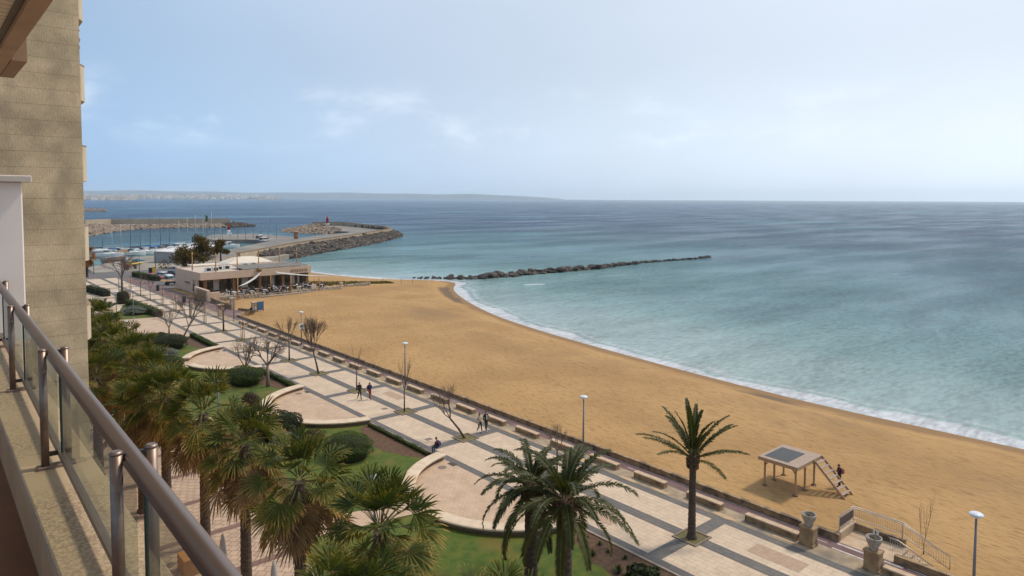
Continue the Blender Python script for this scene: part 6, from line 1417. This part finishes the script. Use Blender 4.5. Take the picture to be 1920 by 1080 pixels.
person('person in a navy top and red trousers walking along the promenade', 'walk2', 34.25, 61.15, .02, rad(184), navy_, red_, hair=M('brown_hair2', (.12, .06, .03), rough=.6), longhair=True)
pack('blue bag carried by the person in red trousers', 34.25, 61.15, .02, rad(184), navy_)
person('person in a beige coat and black trousers walking hand in hand', 'walk', 36.62, 46.2, .02, rad(176), beige_, black, shoew, True, .97)
person('tall person in an open black coat over a white shirt, walking', 'walk2', 37.25, 46.1, .02, rad(176), black, black, shoew, False, 1.03)
t = thing('white_shirt', 'white shirt front showing between the open black coat', 'shirt', (37.25, 46.1, .02), rad(176), None, 1.03); MB().rings([[(-.05, .10, 1.02), (.05, .10, 1.02), (.05, .136, 1.02), (-.05, .136, 1.02)], [(-.055, .10, 1.2), (.055, .10, 1.2), (.055, .135, 1.2), (-.055, .135, 1.2)], [(-.05, .10, 1.42), (.05, .10, 1.42), (.05, .14, 1.42), (-.05, .14, 1.42)]]).build('shirt_front', whitec, t)
person('person in a maroon top seated on the end of the curved bench', 'sit', 30.9, 44.35, .49, rad(20), maroon, denim, hair=M('auburn_hair', (.05, .022, .018), rough=.6))
pack('blue backpack on the seated person in maroon', 30.9, 44.35, .49, rad(20), navy_, 1, -.13, .42)
person('person in dark red bending down on the open paving', 'bend', 24.8, 115.2, .01, rad(-60), maroon, denim)
sz_ = sand_z(50.8, 21.5)
person('person in black looking at a phone next to the wooden ladder', 'phone', 50.75, 21.4, sz_ - .03, rad(50), black, black, s=1.0)
pack('pink backpack worn by the person beside the ladder', 50.75, 21.4, sz_ - .03, rad(50), M('pink_bag', (.40, .08, .08), rough=.7))
t = MB().box(-.035, .035, -.005, .005, -.07, .07).build('phone', blackm, loc=(50.75 - math.sin(rad(50)) * .40, 21.4 + math.cos(rad(50)) * .40, sz_ + 1.27)); tag(t, 'dark phone held by the person beside the ladder', 'phone')
person('person in white and dark sitting on the wall by the blue notice board', 'sit', 44.9, 120.9, .42, rad(150), whitec, navy_)
person('second person in dark clothes sitting beside the one in white by the notice board', 'sit', 44.2, 120.6, .42, rad(170), blackm, black)
# diners, tables and chairs of the terrace
dn = [('white shirt', whitec, black), ('black top', black, navy_), ('pale blue shirt', cloth('skyblue', (.20, .28, .40)), denim), ('red top', red_, black), ('grey jumper', grey_c, denim), ('brown jacket', brownj, black)]
rz = random.Random(31); protos = []
tabM = M('table_top', (.50, .45, .40), rough=.6); chM = M('chair_dark', (.05, .04, .035), rough=.7); chO = M('chair_cane', (.34, .17, .06), rough=.7)
def mk_table():
    t = thing('dining_table', 'small pale topped table on the restaurant terrace among diners', 'table', (0, 0, .05), 0, 'tables of the restaurant terrace')
    MB().bbox(-.55, .55, -.4, .4, .71, .75, .01).build('top', tabM, t); MB().tube([(0, 0, 0), (0, 0, .71)], .05, 6).lathe([(.28, 0), (.28, .03)], (0, 0, 0), 10).build('leg', chM, t); return t
def mk_chair(m, lab):
    t = thing('terrace_chair', lab, 'chair', (0, 0, .05), 0, 'chairs of the restaurant terrace')
    MB().bbox(-.24, .24, -.22, .24, .42, .46, .01).build('seat', m, t); MB().box(-.24, .24, -.27, -.23, .462, .88).build('backrest', m, t)
    for sx in (-.2, .2):
        for sy in (-.19, .2): MB().tube([(sx, sy, 0), (sx, sy, .42)], .02, 4).build('leg', m, t)
    return t
first = {}
def place(kind, mk, x, y, r):
    if kind not in first:
        o = mk(); first[kind] = o; o.location = (x, y, o.location.z); o.rotation_euler = (0, 0, r); return o
    return dup(first[kind], (x, y, first[kind].location.z), r)
k = 0
for row, (yy, x0, x1, st) in enumerate(((141.6, 47, 58, 2.5), (144.0, 47.5, 70, 2.7), (146.6, 49.5, 69.5, 2.8))):
    x = x0
    while x < x1:
        y = yy + (x - 47) * .06 + rz.uniform(-.2, .2); r = rz.uniform(-.4, .4)
        place('table', mk_table, x, y, r)
        for a in (0, 1, 2, 3):
            if rz.random() < .25: continue
            an = r + math.pi / 2 * a; d = .78 if a % 2 else .88; cx_, cy_ = x + math.cos(an) * d, y + math.sin(an) * d; fr_ = an + math.pi / 2
            ck = 'cane' if (x < 49 and row < 2) or rz.random() < .15 else 'dark'
            place(ck, (lambda: mk_chair(chO, 'orange cane chair on the restaurant terrace')) if ck == 'cane' else (lambda: mk_chair(chM, 'dark chair at a table of the restaurant terrace')), cx_, cy_, fr_)
            if rz.random() < .62 and x > 49:
                v = k % 6; k += 1; nm, tp, lg = dn[v]
                if ('d', v) not in first:
                    first['d', v] = person('diner in a ' + nm + ' seated on the restaurant terrace', 'sit', cx_, cy_, .50, fr_, tp, lg, group='diners on the restaurant terrace', hands=True, sub=0)
                else: dup(first['d', v], (cx_, cy_, .50), fr_)
        x += st + rz.uniform(-.2, .3)
# closed parasols on the pavement below
parM = M('closed_parasol', (.42, .38, .35), (.34, .30, .27), 3, .85)
def pedge(x, y, lab):
    t = thing('closed_parasol', lab, 'parasol', (x, y, 0), 0, 'closed parasols on the street pavement'); MB().lathe([(.12, 1.0), (.30, 1.1), (.22, 1.7), (.13, 2.5), (.05, 2.85)], sides=9).build('canopy', parM, t); MB().tube([(0, 0, 0), (0, 0, 1.2)], .03, 6).lathe([(.35, 0), (.3, .12)], (0, 0, 0), 12).build('stand', chM, t)
pedge(11.6, 36.2, 'folded cream parasol beside the central fan palm trunk'); pedge(10.9, 40.2, 'folded cream parasol just above the handrail'); pedge(12.6, 31.9, 'folded cream parasol between two fan palm trunks')
t = MB().box(0, 1.6, 0, 1.3, 0, .9).build('trough', M('orange_trough', (.45, .20, .05), rough=.7), loc=(10.3, 38.4, 0)); tag(t, 'small orange box on the pavement beyond the handrail', 'box')
# foam of the small wave breaking on a sunken rock
t = MB(); rz = random.Random(2)
for k in range(60):
    q = rz.random(); t.blob((q * 4.5 + rz.uniform(-.2, .2), -q * 2.2 + rz.uniform(-.25, .25), .03), (.4, .2, .09 * (1 - abs(q - .4))), 0, 1, .3, rz)
p = at(985, 534, SEA); struct(t.build('wave_foam', M('foam', (.75, .76, .77), rough=.8), loc=p), 'stuff')

# ================================================================== AIR
hz = MB().box(-27000, 27000, -27000, 27000, -6, 335)
hz = hz.build('haze', None if False else M('haze_dummy', (.5, .5, .5)))
hm = bpy.data.materials.new('haze_volume'); hm.use_nodes = True; q = hm.node_tree; q.nodes.clear()
pv_ = nn(q, 'ShaderNodeVolumePrincipled'); pv_.inputs['Color'].default_value = (.82, .93, 1, 1); pv_.inputs['Density'].default_value = 3.2e-5; pv_.inputs['Anisotropy'].default_value = .25
oq = nn(q, 'ShaderNodeOutputMaterial'); lk(q, pv_.outputs[0], oq.inputs['Volume']); hz.data.materials.clear(); hz.data.materials.append(hm); hz['kind'] = 'stuff'
